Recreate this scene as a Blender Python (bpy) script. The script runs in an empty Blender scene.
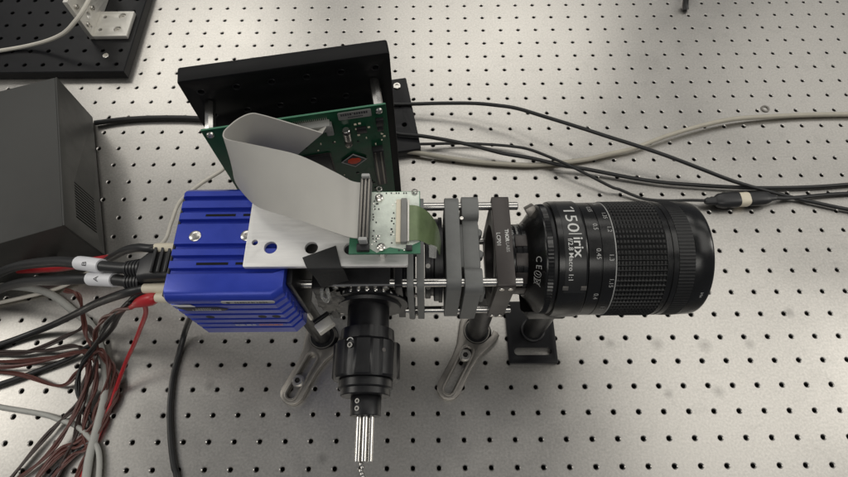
import bpy, bmesh, math, random
from mathutils import Vector, Matrix, Euler
random.seed(7)
scene = bpy.context.scene
COL = scene.collection
S = 0.001                                    # everything below is written in millimetres
R = math.radians
PI = math.pi

# ------------------------------------------------------------------ camera
cam_d = bpy.data.cameras.new('camera')
cam_d.sensor_width = 36.0
cam_d.lens = 36.0 * 521.9 / 848.0
cam_d.shift_x = 1.5 / 848.0
cam_d.clip_start = 0.02
cam_d.clip_end = 30
cam = bpy.data.objects.new('camera', cam_d)
COL.objects.link(cam)
cam.matrix_world = Matrix(((0.99994948, 0.00930864, 0.00379391, -0.13685),
                           (-0.00673206, 0.90043539, -0.43493768, -0.01928),
                           (-0.00746485, 0.43489017, 0.90045256, 0.54488),
                           (0, 0, 0, 1)))
scene.camera = cam

# ------------------------------------------------------------------ world, lamps, exposure
world = bpy.data.worlds.new('World')
scene.world = world
world.use_nodes = True
bg = world.node_tree.nodes['Background']
bg.inputs['Color'].default_value = (0.93, 0.95, 1.0, 1)
bg.inputs['Strength'].default_value = 0.145

def area(name, loc, target, sx, sy, power, col):
    l = bpy.data.lights.new(name, 'AREA')
    l.shape = 'RECTANGLE'
    l.size, l.size_y = sx, sy
    l.energy = power
    l.color = col
    o = bpy.data.objects.new(name, l)
    COL.objects.link(o)
    o.location = loc
    o.rotation_euler = (Vector(target) - Vector(loc)).to_track_quat('-Z', 'Y').to_euler()
    return o
# fluorescent ceiling fittings of the laboratory, with added fill lamps at the end
WARM = (1.0, 0.97, 0.905)
area('ceiling_or_fill_lamp', (0.35, 2.9, 2.2), (0.35, 2.7, 0), 1.7, 1.2, 16, WARM)
area('ceiling_or_fill_lamp', (-1.7, 2.7, 2.2), (-1.6, 2.5, 0), 1.5, 0.9, 17, WARM)
area('ceiling_or_fill_lamp', (2.6, 2.5, 2.2), (2.5, 2.4, 0), 1.5, 1.5, 9, WARM)
area('ceiling_or_fill_lamp', (1.3, 0.5, 2.2), (1.3, 0.5, 0), 0.9, 1.6, 8, WARM)
area('ceiling_or_fill_lamp', (0.0, 1.3, 2.2), (0.0, 1.3, 0), 1.6, 0.8, 7, WARM)
area('ceiling_or_fill_lamp', (-2.2, 0.8, 2.2), (-2.2, 0.8, 0), 1.0, 1.6, 4, WARM)
area('ceiling_or_fill_lamp', (3.4, 0.6, 2.2), (0, 0.2, 0), 0.8, 1.6, 30, WARM)  # added side fill from the far right, not a fitting of the room
area('ceiling_or_fill_lamp', (-3.6, 0.6, 2.2), (0, 0.2, 0), 0.8, 1.6, 34, WARM)  # added side fill from the far left, not a fitting of the room
area('ceiling_or_fill_lamp', (-0.3, -1.3, 2.3), (-0.3, -1.0, 0), 2.4, 0.8, 19, WARM)  # added soft fill behind the camera, kept out of the table's reflection

scene.view_settings.view_transform = 'Standard'
scene.view_settings.look = 'None'
scene.view_settings.exposure = 0.0
scene.view_settings.gamma = 1.0
scene.view_settings.use_curve_mapping = False

# ------------------------------------------------------------------ materials
def mat(name, base, rough=0.5, metal=0.0, var=0.0, vscale=60, rvar=0.0, bump=0.0, bscale=800,
        stretch=None, spec=None, coat=0.0):
    m = bpy.data.materials.new(name)
    m.use_nodes = True
    nt = m.node_tree
    N = nt.nodes
    b = N['Principled BSDF']
    b.inputs['Base Color'].default_value = (*base, 1)
    b.inputs['Roughness'].default_value = rough
    b.inputs['Metallic'].default_value = metal
    if spec is not None:
        b.inputs['Specular IOR Level'].default_value = spec
    if coat:
        b.inputs['Coat Weight'].default_value = coat
        b.inputs['Coat Roughness'].default_value = 0.15
    if var or rvar or bump:
        tc = N.new('ShaderNodeTexCoord')
        mp = N.new('ShaderNodeMapping')
        nt.links.new(tc.outputs['Object'], mp.inputs['Vector'])
        if stretch:
            mp.inputs['Scale'].default_value = stretch
        if var or rvar:
            nz = N.new('ShaderNodeTexNoise')
            nz.inputs['Scale'].default_value = vscale
            nz.inputs['Detail'].default_value = 5
            nz.inputs['Roughness'].default_value = 0.65
            nt.links.new(mp.outputs['Vector'], nz.inputs['Vector'])
            if var:
                mr = N.new('ShaderNodeMapRange')
                mr.inputs['From Min'].default_value = 0.3
                mr.inputs['From Max'].default_value = 0.7
                mr.inputs['To Min'].default_value = 1 - var
                mr.inputs['To Max'].default_value = 1 + var
                nt.links.new(nz.outputs['Fac'], mr.inputs['Value'])
                mx = N.new('ShaderNodeVectorMath')
                mx.operation = 'SCALE'
                mx.inputs[0].default_value = base
                nt.links.new(mr.outputs['Result'], mx.inputs['Scale'])
                nt.links.new(mx.outputs['Vector'], b.inputs['Base Color'])
            if rvar:
                mr2 = N.new('ShaderNodeMapRange')
                mr2.inputs['From Min'].default_value = 0.3
                mr2.inputs['From Max'].default_value = 0.7
                mr2.inputs['To Min'].default_value = max(0.02, rough - rvar)
                mr2.inputs['To Max'].default_value = min(1, rough + rvar)
                nt.links.new(nz.outputs['Fac'], mr2.inputs['Value'])
                nt.links.new(mr2.outputs['Result'], b.inputs['Roughness'])
        if bump:
            n2 = N.new('ShaderNodeTexNoise')
            n2.inputs['Scale'].default_value = bscale
            n2.inputs['Detail'].default_value = 3
            nt.links.new(mp.outputs['Vector'], n2.inputs['Vector'])
            bp = N.new('ShaderNodeBump')
            bp.inputs['Strength'].default_value = bump
            bp.inputs['Distance'].default_value = 0.0004
            nt.links.new(n2.outputs['Fac'], bp.inputs['Height'])
            nt.links.new(bp.outputs['Normal'], b.inputs['Normal'])
    return m

DARK_SPOTS = ((58, 119, 7), (107, 118, 9), (157, 116, 9), (204, 117, 7), (159, 69, 8), (108, 67, 6), (-358, 79, 7))
def table_material():
    m = bpy.data.materials.new('ground_stainless_steel')
    m.use_nodes = True
    nt = m.node_tree
    N, L = nt.nodes, nt.links
    b = N['Principled BSDF']
    b.inputs['Metallic'].default_value = 1.0
    tc = N.new('ShaderNodeTexCoord')
    def noise(scale, detail, rough=0.6, dist=0.0):
        n = N.new('ShaderNodeTexNoise')
        n.inputs['Scale'].default_value = scale
        n.inputs['Detail'].default_value = detail
        n.inputs['Roughness'].default_value = rough
        n.inputs['Distortion'].default_value = dist
        L.new(tc.outputs['Object'], n.inputs['Vector'])
        return n
    def rng(src, a, b_, c, d):
        r = N.new('ShaderNodeMapRange')
        for k, v in zip(('From Min', 'From Max', 'To Min', 'To Max'), (a, b_, c, d)):
            r.inputs[k].default_value = v
        L.new(src, r.inputs['Value'])
        return r.outputs['Result']
    def mul(a, b_):
        q = N.new('ShaderNodeMath')
        q.operation = 'MULTIPLY'
        L.new(a, q.inputs[0])
        L.new(b_, q.inputs[1])
        return q.outputs[0]
    grain = noise(430, 4, 0.65)
    blotch = noise(9, 5, 0.6, 0.6)
    smear = noise(38, 4, 0.7, 1.5)
    f = mul(rng(grain.outputs['Fac'], 0.32, 0.68, 0.875, 1.125), rng(blotch.outputs['Fac'], 0.3, 0.7, 0.92, 1.06))
    f = mul(f, rng(smear.outputs['Fac'], 0.25, 0.45, 0.90, 1.0))
    # a few small dirty marks
    vor = N.new('ShaderNodeTexVoronoi')
    vor.inputs['Scale'].default_value = 7.5
    L.new(tc.outputs['Object'], vor.inputs['Vector'])
    f = mul(f, rng(vor.outputs['Distance'], 0.02, 0.055, 0.72, 1.0))
    for sx, sy, sr in DARK_SPOTS:  # round spots at fixed places, darker towards their centres
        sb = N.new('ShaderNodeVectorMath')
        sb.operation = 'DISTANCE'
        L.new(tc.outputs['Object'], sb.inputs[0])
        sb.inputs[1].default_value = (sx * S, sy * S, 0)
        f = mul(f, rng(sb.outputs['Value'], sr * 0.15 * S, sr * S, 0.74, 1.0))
    sc = N.new('ShaderNodeVectorMath')
    sc.operation = 'SCALE'
    sc.inputs[0].default_value = (0.49, 0.472, 0.442)
    L.new(f, sc.inputs['Scale'])
    L.new(sc.outputs['Vector'], b.inputs['Base Color'])
    ro = N.new('ShaderNodeMath')
    ro.operation = 'ADD'
    L.new(rng(blotch.outputs['Fac'], 0.3, 0.7, 0.30, 0.37), ro.inputs[0])
    L.new(rng(grain.outputs['Fac'], 0.3, 0.7, -0.015, 0.02), ro.inputs[1])
    L.new(ro.outputs[0], b.inputs['Roughness'])
    bp = N.new('ShaderNodeBump')
    bp.inputs['Strength'].default_value = 0.06
    bp.inputs['Distance'].default_value = 0.0003
    L.new(grain.outputs['Fac'], bp.inputs['Height'])
    L.new(bp.outputs['Normal'], b.inputs['Normal'])
    return m

M = {}
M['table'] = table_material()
M['bore'] = mat('shaded_threaded_bore', (0.05, 0.048, 0.045), 0.6, 0.6)  # dark threads; shade inside holes and screw sockets is put into this colour
M['anodized'] = mat('black_anodized_aluminium', (0.008, 0.008, 0.009), 0.38, 0.0, 0.25, 90, 0.06, 0.15, 1500, spec=0.35)
M['anodized_board'] = mat('black_anodized_breadboard', (0.007, 0.007, 0.008), 0.38, 0.0, 0.2, 70, 0.05, 0.1, 1200, spec=0.2)
M['plate_black'] = mat('matte_black_plate', (0.004, 0.004, 0.0045), 0.5, 0.0, 0.2, 60, 0.05, 0.1, 1500, spec=0.18)
M['bronze_black'] = mat('brownish_black_anodize', (0.05, 0.043, 0.04), 0.4, 0.25, 0.12, 60, 0.05, 0.1, 1500)
M['lens_black'] = mat('lens_satin_black', (0.004, 0.004, 0.004), 0.24, 0.0, 0.2, 120, 0.04, 0.04, 1800, spec=0.5)
M['panel_black'] = mat('panel_satin_black', (0.014, 0.014, 0.014), 0.3, 0.0, 0.1, 120)
M['rubber'] = mat('lens_rubber', (0.006, 0.006, 0.006), 0.4, 0.0, 0.2, 120, 0.05, 0.08, 1800, spec=0.45)
M['glass'] = mat('coated_glass', (0.01, 0.012, 0.02), 0.05, 0.0, coat=1.0)
M['white_print'] = mat('white_print', (0.58, 0.58, 0.56), 0.6)
M['grey_print'] = mat('grey_print', (0.36, 0.36, 0.35), 0.6)
M['dark_print'] = mat('dark_print', (0.03, 0.03, 0.035), 0.6)
M['orange_print'] = mat('orange_print', (0.62, 0.22, 0.12), 0.6)
M['red_print'] = mat('red_print', (0.65, 0.06, 0.02), 0.5)
M['plastic_grey'] = mat('grey_printed_plastic', (0.15, 0.153, 0.148), 0.5, 0.0, 0.1, 80, 0.05, 0.25, 500, stretch=(1, 1, 6))
M['steel'] = mat('polished_steel', (0.55, 0.535, 0.51), 0.24, 1.0)
M['screw'] = mat('screw_steel', (0.62, 0.60, 0.56), 0.28, 1.0, 0.1, 200)
M['clamp'] = mat('bead_blasted_steel', (0.24, 0.225, 0.205), 0.4, 0.9, 0.12, 60, 0.06, 0.2, 1400)
M['aluminium'] = mat('brushed_aluminium', (0.76, 0.75, 0.73), 0.5, 0.6, 0.05, 60, 0.05, 0.08, 700, stretch=(1, 12, 1))
M['blasted_alu'] = mat('bead_blasted_aluminium', (0.70, 0.68, 0.63), 0.5, 0.6, 0.06, 80, 0.05, 0.15, 1200)
M['blue'] = mat('blue_anodized', (0.020, 0.044, 0.37), 0.33, 0.2, 0.08, 60, 0.05, 0.1, 1500)
M['pcb'] = mat('green_solder_mask', (0.005, 0.052, 0.024), 0.4, 0.0, 0.3, 120, 0.05, spec=0.3)
M['pcb_light'] = mat('tinned_board', (0.60, 0.65, 0.58), 0.36, 0.35, 0.3, 55, 0.08, 0.1, 900)
M['pcb_edge'] = mat('board_edge', (0.04, 0.16, 0.09), 0.5)
M['flex'] = mat('green_flex', (0.12, 0.165, 0.075), 0.22, 0.15, 0.22, 60, 0.05)
M['cream'] = mat('cream_plastic', (0.66, 0.60, 0.47), 0.45)
M['black_plastic'] = mat('black_plastic', (0.014, 0.014, 0.015), 0.42, 0.0, 0.15, 80)
M['grey_plastic'] = mat('mid_grey_plastic', (0.19, 0.19, 0.18), 0.45, 0.0, 0.1, 80)
M['cable_black'] = mat('black_cable_jacket', (0.013, 0.013, 0.013), 0.42, 0.0, 0.2, 120)
M['cable_beige'] = mat('beige_cable_jacket', (0.42, 0.39, 0.32), 0.5, 0.0, 0.08, 60)
M['cable_white'] = mat('offwhite_cable_jacket', (0.60, 0.57, 0.50), 0.5, 0.0, 0.08, 60)
M['cable_grey'] = mat('light_grey_cable_jacket', (0.40, 0.40, 0.37), 0.5, 0.0, 0.08, 60)
M['wire_brown'] = mat('brown_wire', (0.105, 0.036, 0.028), 0.42, 0.0, 0.2, 80)
M['wire_dark'] = mat('dark_brown_wire', (0.04, 0.024, 0.02), 0.42, 0.0, 0.2, 80)
M['wire_red'] = mat('red_wire', (0.42, 0.014, 0.02), 0.4, 0.0, 0.1, 80)
M['ribbon'] = mat('ribbon_cable', (0.60, 0.585, 0.545), 0.5, 0.0, 0.05, 40, 0.03, 0.1, 300)
_nt = M['ribbon'].node_tree
_tr = _nt.nodes.new('ShaderNodeBsdfTranslucent')
_tr.inputs['Color'].default_value = (0.55, 0.53, 0.48, 1)
_mx = _nt.nodes.new('ShaderNodeMixShader')
_mx.inputs['Fac'].default_value = 0.32
_out = _nt.nodes['Material Output']
_nt.links.new(_nt.nodes['Principled BSDF'].outputs[0], _mx.inputs[1])
_nt.links.new(_tr.outputs[0], _mx.inputs[2])
_nt.links.new(_mx.outputs[0], _out.inputs['Surface'])
M['dull_screw'] = mat('dull_screw', (0.33, 0.32, 0.30), 0.5, 0.7)
M['enclosure'] = mat('dark_grey_enclosure', (0.036, 0.036, 0.033), 0.55, 0.0, 0.1, 60, 0.05, 0.25, 1200)
M['tape'] = mat('black_cloth_tape', (0.012, 0.012, 0.012), 0.62, 0.0, 0.3, 150, 0.05, 0.5, 500)
M['foil'] = mat('crumpled_foil_tape', (0.16, 0.155, 0.145), 0.5, 0.6, 0.25, 90, 0.1, 0.7, 180)
M['label_white'] = mat('white_label', (0.72, 0.72, 0.74), 0.4, 0.0, 0.04, 60)
M['clear'] = mat('clear_plastic', (0.75, 0.75, 0.72), 0.12)
M['clear'].node_tree.nodes['Principled BSDF'].inputs['Transmission Weight'].default_value = 0.75

# ------------------------------------------------------------------ mesh builder (millimetres)
class MB:
    def __init__(self):
        self.v, self.f, self.m = [], [], []
    def add(self, vs, fs, mi=0, T=None):
        n = len(self.v)
        for p in vs:
            self.v.append(tuple(T @ Vector(p)) if T is not None else tuple(p))
        for f in fs:
            self.f.append(tuple(i + n for i in f))
            self.m.append(mi)
        return self
    def bm(self, bm, mi=0, T=None):
        bm.verts.index_update()
        self.add([v.co.copy() for v in bm.verts], [[v.index for v in f.verts] for f in bm.faces], mi, T)
        bm.free()
        return self
    def box(self, x0, x1, y0, y1, z0, z1, b=0.0, mi=0, T=None, seg=2):
        bm = bmesh.new()
        bmesh.ops.create_cube(bm, size=1)
        for v in bm.verts:
            v.co = Vector(((x0 + x1) / 2 + v.co.x * (x1 - x0), (y0 + y1) / 2 + v.co.y * (y1 - y0),
                           (z0 + z1) / 2 + v.co.z * (z1 - z0)))
        if b > 0:
            bmesh.ops.bevel(bm, geom=list(bm.edges), offset=b, segments=seg, affect='EDGES', profile=0.5)
        return self.bm(bm, mi, T)
    def lathe(self, prof, o, axis, n=32, mi=0, rfun=None, T=None):
        o = Vector(o)
        d = Vector(axis).normalized()
        a = Vector((0, 0, 1)) if abs(d.z) < 0.9 else Vector((1, 0, 0))
        u = (a - d * a.dot(d)).normalized()
        w = d.cross(u)
        vs, fs, rows = [], [], []
        for k, (t, r) in enumerate(prof):
            if r <= 1e-6:
                rows.append([len(vs)])
                vs.append(o + d * t)
            else:
                row = []
                for i in range(n):
                    ph = 2 * PI * i / n
                    rr = r * (rfun(k, i, n) if rfun else 1)
                    row.append(len(vs))
                    vs.append(o + d * t + u * (rr * math.cos(ph)) + w * (rr * math.sin(ph)))
                rows.append(row)
        for A, B in zip(rows, rows[1:]):
            if len(A) == 1 and len(B) == 1:
                continue
            for i in range(n):
                j = (i + 1) % n
                if len(A) == 1:
                    fs.append((A[0], B[i], B[j]))
                elif len(B) == 1:
                    fs.append((A[i], B[0], A[j]))
                else:
                    fs.append((A[i], B[i], B[j], A[j]))
        return self.add(vs, fs, mi, T)
    def cyl(self, p0, p1, r, n=20, r1=None, b=0.0, mi=0):
        p0, p1 = Vector(p0), Vector(p1)
        L = (p1 - p0).length
        r1 = r if r1 is None else r1
        if b:
            pr = [(0, 0), (0, r - b), (b, r), (L - b, r1), (L, r1 - b), (L, 0)]
        else:
            pr = [(0, 0), (0, r), (L, r1), (L, 0)]
        return self.lathe(pr, p0, p1 - p0, n, mi)
    def tube(self, pts, r, n=8, sub=6, mi=0, rf=None, caps=True):
        P = catmull([Vector(p) for p in pts], sub)
        rows, vs, fs = [], [], []
        t0 = (P[1] - P[0]).normalized()
        up = Vector((0, 0, 1)) if abs(t0.z) < 0.9 else Vector((1, 0, 0))
        u = (up - t0 * up.dot(t0)).normalized()
        for k, p in enumerate(P):
            t = (P[min(k + 1, len(P) - 1)] - P[max(k - 1, 0)]).normalized()
            u = (u - t * u.dot(t)).normalized()
            w = t.cross(u)
            rr = r * (rf(k / (len(P) - 1)) if rf else 1)
            rows.append(len(vs))
            for i in range(n):
                ph = 2 * PI * i / n
                vs.append(p + u * (rr * math.cos(ph)) + w * (rr * math.sin(ph)))
        for a, b in zip(rows, rows[1:]):
            for i in range(n):
                j = (i + 1) % n
                fs.append((a + i, a + j, b + j, b + i))
        if caps:
            fs.append(tuple(range(n))[::-1])
            fs.append(tuple(rows[-1] + i for i in range(n)))
        return self.add(vs, fs, mi)
    def plate(self, outline, holes, thick, b=0.3, T=None, mi=0):
        """flat plate in XY centred on z = 0 with real holes cut through it"""
        cu = bpy.data.curves.new('outline', 'CURVE')
        cu.dimensions = '2D'
        cu.fill_mode = 'BOTH'
        cu.extrude = thick / 2 - b
        cu.bevel_depth = b
        cu.bevel_resolution = 1
        cu.offset = -b
        for pl in [outline] + holes:
            s = cu.splines.new('POLY')
            s.points.add(len(pl) - 1)
            for q, (x, y) in zip(s.points, pl):
                q.co = (x, y, 0, 1)
            s.use_cyclic_u = True
        o = bpy.data.objects.new('outline', cu)
        me = bpy.data.meshes.new_from_object(o)
        self.add([v.co.copy() for v in me.vertices], [tuple(p.vertices) for p in me.polygons], mi, T)
        bpy.data.objects.remove(o)
        bpy.data.curves.remove(cu)
        bpy.data.meshes.remove(me)
        return self
    def mesh(self, name, mats, org=(0, 0, 0), sharp=38):
        me = bpy.data.meshes.new(name)
        ox, oy, oz = org
        me.from_pydata([((x - ox) * S, (y - oy) * S, (z - oz) * S) for x, y, z in self.v], [], self.f)
        for m in mats:
            me.materials.append(m)
        me.polygons.foreach_set('material_index', self.m)
        bm = bmesh.new()
        bm.from_mesh(me)
        bmesh.ops.remove_doubles(bm, verts=bm.verts, dist=1e-6)
        bmesh.ops.recalc_face_normals(bm, faces=bm.faces)
        bm.to_mesh(me)
        bm.free()
        me.polygons.foreach_set('use_smooth', [True] * len(me.polygons))
        me.set_sharp_from_angle(angle=R(sharp))
        me.update()
        return me

def catmull(P, sub):
    if len(P) < 3:
        return [P[0].lerp(P[-1], k / sub) for k in range(sub + 1)]
    Q = [P[0] * 2 - P[1]] + P + [P[-1] * 2 - P[-2]]
    out = []
    for i in range(1, len(Q) - 2):
        a, b, c, d = Q[i - 1:i + 3]
        for k in range(sub):
            t = k / sub
            out.append(0.5 * ((2 * b) + (c - a) * t + (2 * a - 5 * b + 4 * c - d) * t * t + (3 * b - a - 3 * c + d) * t ** 3))
    out.append(P[-1])
    return out

def rrect(x0, x1, y0, y1, r=2, n=4):
    out = []
    for cx, cy, a in ((x1 - r, y1 - r, 0), (x0 + r, y1 - r, 90), (x0 + r, y0 + r, 180), (x1 - r, y0 + r, 270)):
        for k in range(n + 1):
            t = R(a + 90 * k / n)
            out.append((cx + r * math.cos(t), cy + r * math.sin(t)))
    return out
def circ(x, y, r, n=20):
    return [(x + r * math.cos(2 * PI * k / n), y + r * math.sin(2 * PI * k / n)) for k in range(n)]
def slot(x0, y0, x1, y1, r, n=8):
    a = math.atan2(y1 - y0, x1 - x0)
    out = []
    for cx, cy, s in ((x1, y1, a - PI / 2), (x0, y0, a + PI / 2)):
        for k in range(n + 1):
            t = s + PI * k / n
            out.append((cx + r * math.cos(t), cy + r * math.sin(t)))
    return out

class Thing:
    def __init__(self, name, label, cat, loc, group=None):
        self.loc = loc
        o = bpy.data.objects.new(name, None)
        o.empty_display_size = 0.01
        COL.objects.link(o)
        o.location = Vector(loc) * S
        o['label'] = label
        o['category'] = cat
        if group:
            o['group'] = group
        self.o = o
    def part(self, name, mb, mats, parent=None, label=None, sharp=38):
        mats = mats if isinstance(mats, (list, tuple)) else [mats]
        o = bpy.data.objects.new(name, mb.mesh(name, mats, self.loc, sharp))
        COL.objects.link(o)
        o.parent = parent if parent is not None else self.o
        if label:
            o['label'] = label
        return o
    def copies(self, name, mb, mats, spots, parent=None, base=(0, 0, 0)):
        """alike pieces sharing one mesh; mb is built round the origin, spots are matrices or positions"""
        mats = mats if isinstance(mats, (list, tuple)) else [mats]
        me = mb.mesh(name, mats)
        out = []
        for s in spots:
            o = bpy.data.objects.new(name, me)
            COL.objects.link(o)
            o.parent = parent if parent is not None else self.o
            T = s if isinstance(s, Matrix) else Matrix.Translation(Vector(s))
            T = T.copy()
            T.translation = (T.translation - Vector(self.loc)) * S
            o.matrix_local = T
            out.append(o)
        return out

def single(name, label, cat, mb, mats, loc=None, group=None, sharp=38):
    """a thing that is one mesh"""
    mats = mats if isinstance(mats, (list, tuple)) else [mats]
    loc = loc or mb.v[0]
    o = bpy.data.objects.new(name, mb.mesh(name, mats, loc, sharp))
    COL.objects.link(o)
    o.location = Vector(loc) * S
    o['label'] = label
    o['category'] = cat
    if group:
        o['group'] = group
    return o

def text_geo(txt, size, bold=0.0, align='CENTER'):
    """letter shapes in XY as (verts, faces), height in mm, sliced so that they can be bent"""
    cu = bpy.data.curves.new('lettering', 'FONT')
    cu.body = txt
    cu.size = size
    cu.align_x = align
    cu.offset = bold
    cu.resolution_u = 3
    o = bpy.data.objects.new('lettering', cu)
    me = bpy.data.meshes.new_from_object(o)
    bm = bmesh.new()
    bm.from_mesh(me)
    bpy.data.objects.remove(o)
    bpy.data.curves.remove(cu)
    bpy.data.meshes.remove(me)
    xs = [v.co.x for v in bm.verts]
    x = min(xs) + 1.0
    while x < max(xs):
        bmesh.ops.bisect_plane(bm, geom=bm.verts[:] + bm.edges[:] + bm.faces[:], plane_co=(x, 0, 0), plane_no=(1, 0, 0))
        x += 1.0
    bm.verts.index_update()
    out = ([v.co.copy() for v in bm.verts], [[v.index for v in f.verts] for f in bm.faces])
    bm.free()
    return out

def Tr(x, y, z):
    return Matrix.Translation(Vector((x, y, z)))
def frame(o, ex, ey, ez):
    m = Matrix.Identity(4)
    for i, e in enumerate((ex, ey, ez)):
        for k in range(3):
            m[k][i] = e[k]
    m.translation = Vector(o)
    return m
def socket_screw(r=3.0, h=2.4, csk=True):
    """socket head: cylinder with a hexagonal recess, axis +z, head base at 0"""
    mb = MB()
    mb.lathe([(0, 0), (0, r), (h - 0.4, r), (h, r - 0.4), (h, r * 0.55), (h - 1.1, r * 0.5), (h - 1.1, 0)], (0, 0, 0), (0, 0, 1), 12)
    return mb

# ------------------------------------------------------------------ the optical table
def hole_grid(mb, i0, i1, j0, j1, pitch, z, r, chamfer, depth, ox=0.0, oy=0.0, n=16):
    """sheet at height z with a chamfered blind hole in the middle of every cell; slots 0 sheet, 1 bore"""
    vid = {}
    def corner(i, j):
        if (i, j) not in vid:
            vid[i, j] = len(mb.v)
            mb.v.append((ox + (i - 0.5) * pitch, oy + (j - 0.5) * pitch, z))
        return vid[i, j]
    cs = [(math.cos(2 * PI * (k + 0.5) / n - PI * 0.75), math.sin(2 * PI * (k + 0.5) / n - PI * 0.75)) for k in range(n)]
    q = n // 4
    for i in range(i0, i1 + 1):
        for j in range(j0, j1 + 1):
            c4 = [corner(i, j), corner(i + 1, j), corner(i + 1, j + 1), corner(i, j + 1)]
            cx, cy = ox + i * pitch, oy + j * pitch
            base = len(mb.v)
            for rr, zz in ((r + chamfer, z), (r, z - chamfer * 0.9), (r, z - depth)):
                for a, b in cs:
                    mb.v.append((cx + rr * a, cy + rr * b, zz))
            for s in range(4):
                ring = [base + (s * q + k) % n for k in range(q)]
                nxt = base + ((s + 1) * q) % n
                for a, b in zip(ring, ring[1:]):
                    mb.f.append((c4[s], c4[(s + 1) % 4], b, a)) if False else None
                # fan: edge s runs from corner s to corner s+1, the arc lies opposite to it
                arc = ring + [nxt]
                mid = len(arc) // 2
                for a, b in zip(arc[:mid], arc[1:mid + 1]):
                    mb.f.append((c4[s], b, a)); mb.m.append(0)
                mb.f.append((c4[s], c4[(s + 1) % 4], arc[mid])); mb.m.append(0)
                for a, b in zip(arc[mid:], arc[mid + 1:]):
                    mb.f.append((c4[(s + 1) % 4], b, a)); mb.m.append(0)
            for k in range(n):
                k2 = (k + 1) % n
                mb.f.append((base + k, base + k2, base + n + k2, base + n + k)); mb.m.append(0)
                mb.f.append((base + n + k, base + n + k2, base + 2 * n + k2, base + 2 * n + k)); mb.m.append(1)
            mb.f.append(tuple(base + 2 * n + k for k in range(n))); mb.m.append(1)
    return mb

def arr_mesh(mb, name, mats, sharp=25):
    me = bpy.data.meshes.new(name)
    me.from_pydata([(x * S, y * S, z * S) for x, y, z in mb.v], [], mb.f)
    for m in mats:
        me.materials.append(m)
    me.polygons.foreach_set('material_index', mb.m)
    bm = bmesh.new()
    bm.from_mesh(me)
    bmesh.ops.recalc_face_normals(bm, faces=bm.faces)
    if sum(f.normal.z for f in bm.faces if abs(f.normal.z) > 0.9 and f.calc_area() > 1e-5) < 0:
        bmesh.ops.reverse_faces(bm, faces=bm.faces)
    bm.to_mesh(me)
    bm.free()
    return me

tb = hole_grid(MB(), -42, 30, -8, 36, 25.0, 0.0, 2.2, 0.85, 16)
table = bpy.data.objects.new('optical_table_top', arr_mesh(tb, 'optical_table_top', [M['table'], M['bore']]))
table['kind'] = 'structure'
COL.objects.link(table)

# ------------------------------------------------------------------ black breadboard, bracket and instrument box at the left
bb = Thing('breadboard', 'black perforated breadboard lying on the steel table under the silver angle bracket', 'breadboard', (-720, 640, 0))
g = hole_grid(MB(), 0, 13, 0, 15, 25.0, 12.7, 2.9, 0.6, 10, ox=-541 - 12.5 - 13 * 25, oy=493 + 12.5)
g.v = [(x - bb.loc[0], y - bb.loc[1], z) for x, y, z in g.v]
o = bpy.data.objects.new('board_top', arr_mesh(g, 'board_top', [M['anodized_board'], M['plate_black']]))
COL.objects.link(o)
o.parent = bb.o
mb = MB()
xa, xb, ya, yb = -541 - 14 * 25, -541, 493, 493 + 16 * 25
mb.add([(xa, ya, 12.7), (xb, ya, 12.7), (xb, yb, 12.7), (xa, yb, 12.7), (xa - 1, ya - 1, 11.7), (xb + 1, ya - 1, 11.7), (xb + 1, yb + 1, 11.7), (xa - 1, yb + 1, 11.7),
        (xa - 1, ya - 1, 0.5), (xb + 1, ya - 1, 0.5), (xb + 1, yb + 1, 0.5), (xa - 1, yb + 1, 0.5)],
       [(0, 1, 5, 4), (1, 2, 6, 5), (2, 3, 7, 6), (3, 0, 4, 7), (4, 5, 9, 8), (5, 6, 10, 9), (6, 7, 11, 10), (7, 4, 8, 11), (8, 9, 10, 11)])
bb.part('board_edge', mb, M['anodized_board'], sharp=20)
bb.copies('screw', socket_screw(4.2, 1.6), M['screw'], [(-571, 520, 12.7)])

br = Thing('angle_bracket', 'silver aluminium angle bracket with counterbored screws standing on the black breadboard', 'bracket', (-575, 575, 12.7))
mb = MB()
mb.plate(rrect(-595, -547.5, 551, 599, 1.0, 2), [circ(-586.5, 588, 2.7, 12), circ(-587, 563.5, 2.7, 12), circ(-562.7, 590, 5.0, 16), circ(-563.5, 564.5, 5.0, 16)], 6.0, 0.5, Tr(0, 0, 16))
br.part('foot', mb, M['blasted_alu'])
mb = MB()
mb.plate(rrect(551, 650, 13, 75, 1.0, 2), [circ(572, 36, 4.8, 16), circ(562, 25, 2.2, 10), circ(562, 48, 2.2, 10)], 6.0, 0.5, frame((-598, 0, 0), (0, 1, 0), (0, 0, 1), (1, 0, 0)))
br.part('upright', mb, M['blasted_alu'])
br.copies('screw', socket_screw(4.4, 4.0), M['screw'], [(-562.7, 590, 12.9), (-563.5, 564.5, 12.9)])
br.copies('flange_screw', socket_screw(3.4, 2.6), M['screw'], [frame((-595, y, z), (0, 1, 0), (0, 0, 1), (1, 0, 0)) for y, z in ((586, 36), (558, 33), (560, 60))])

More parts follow.
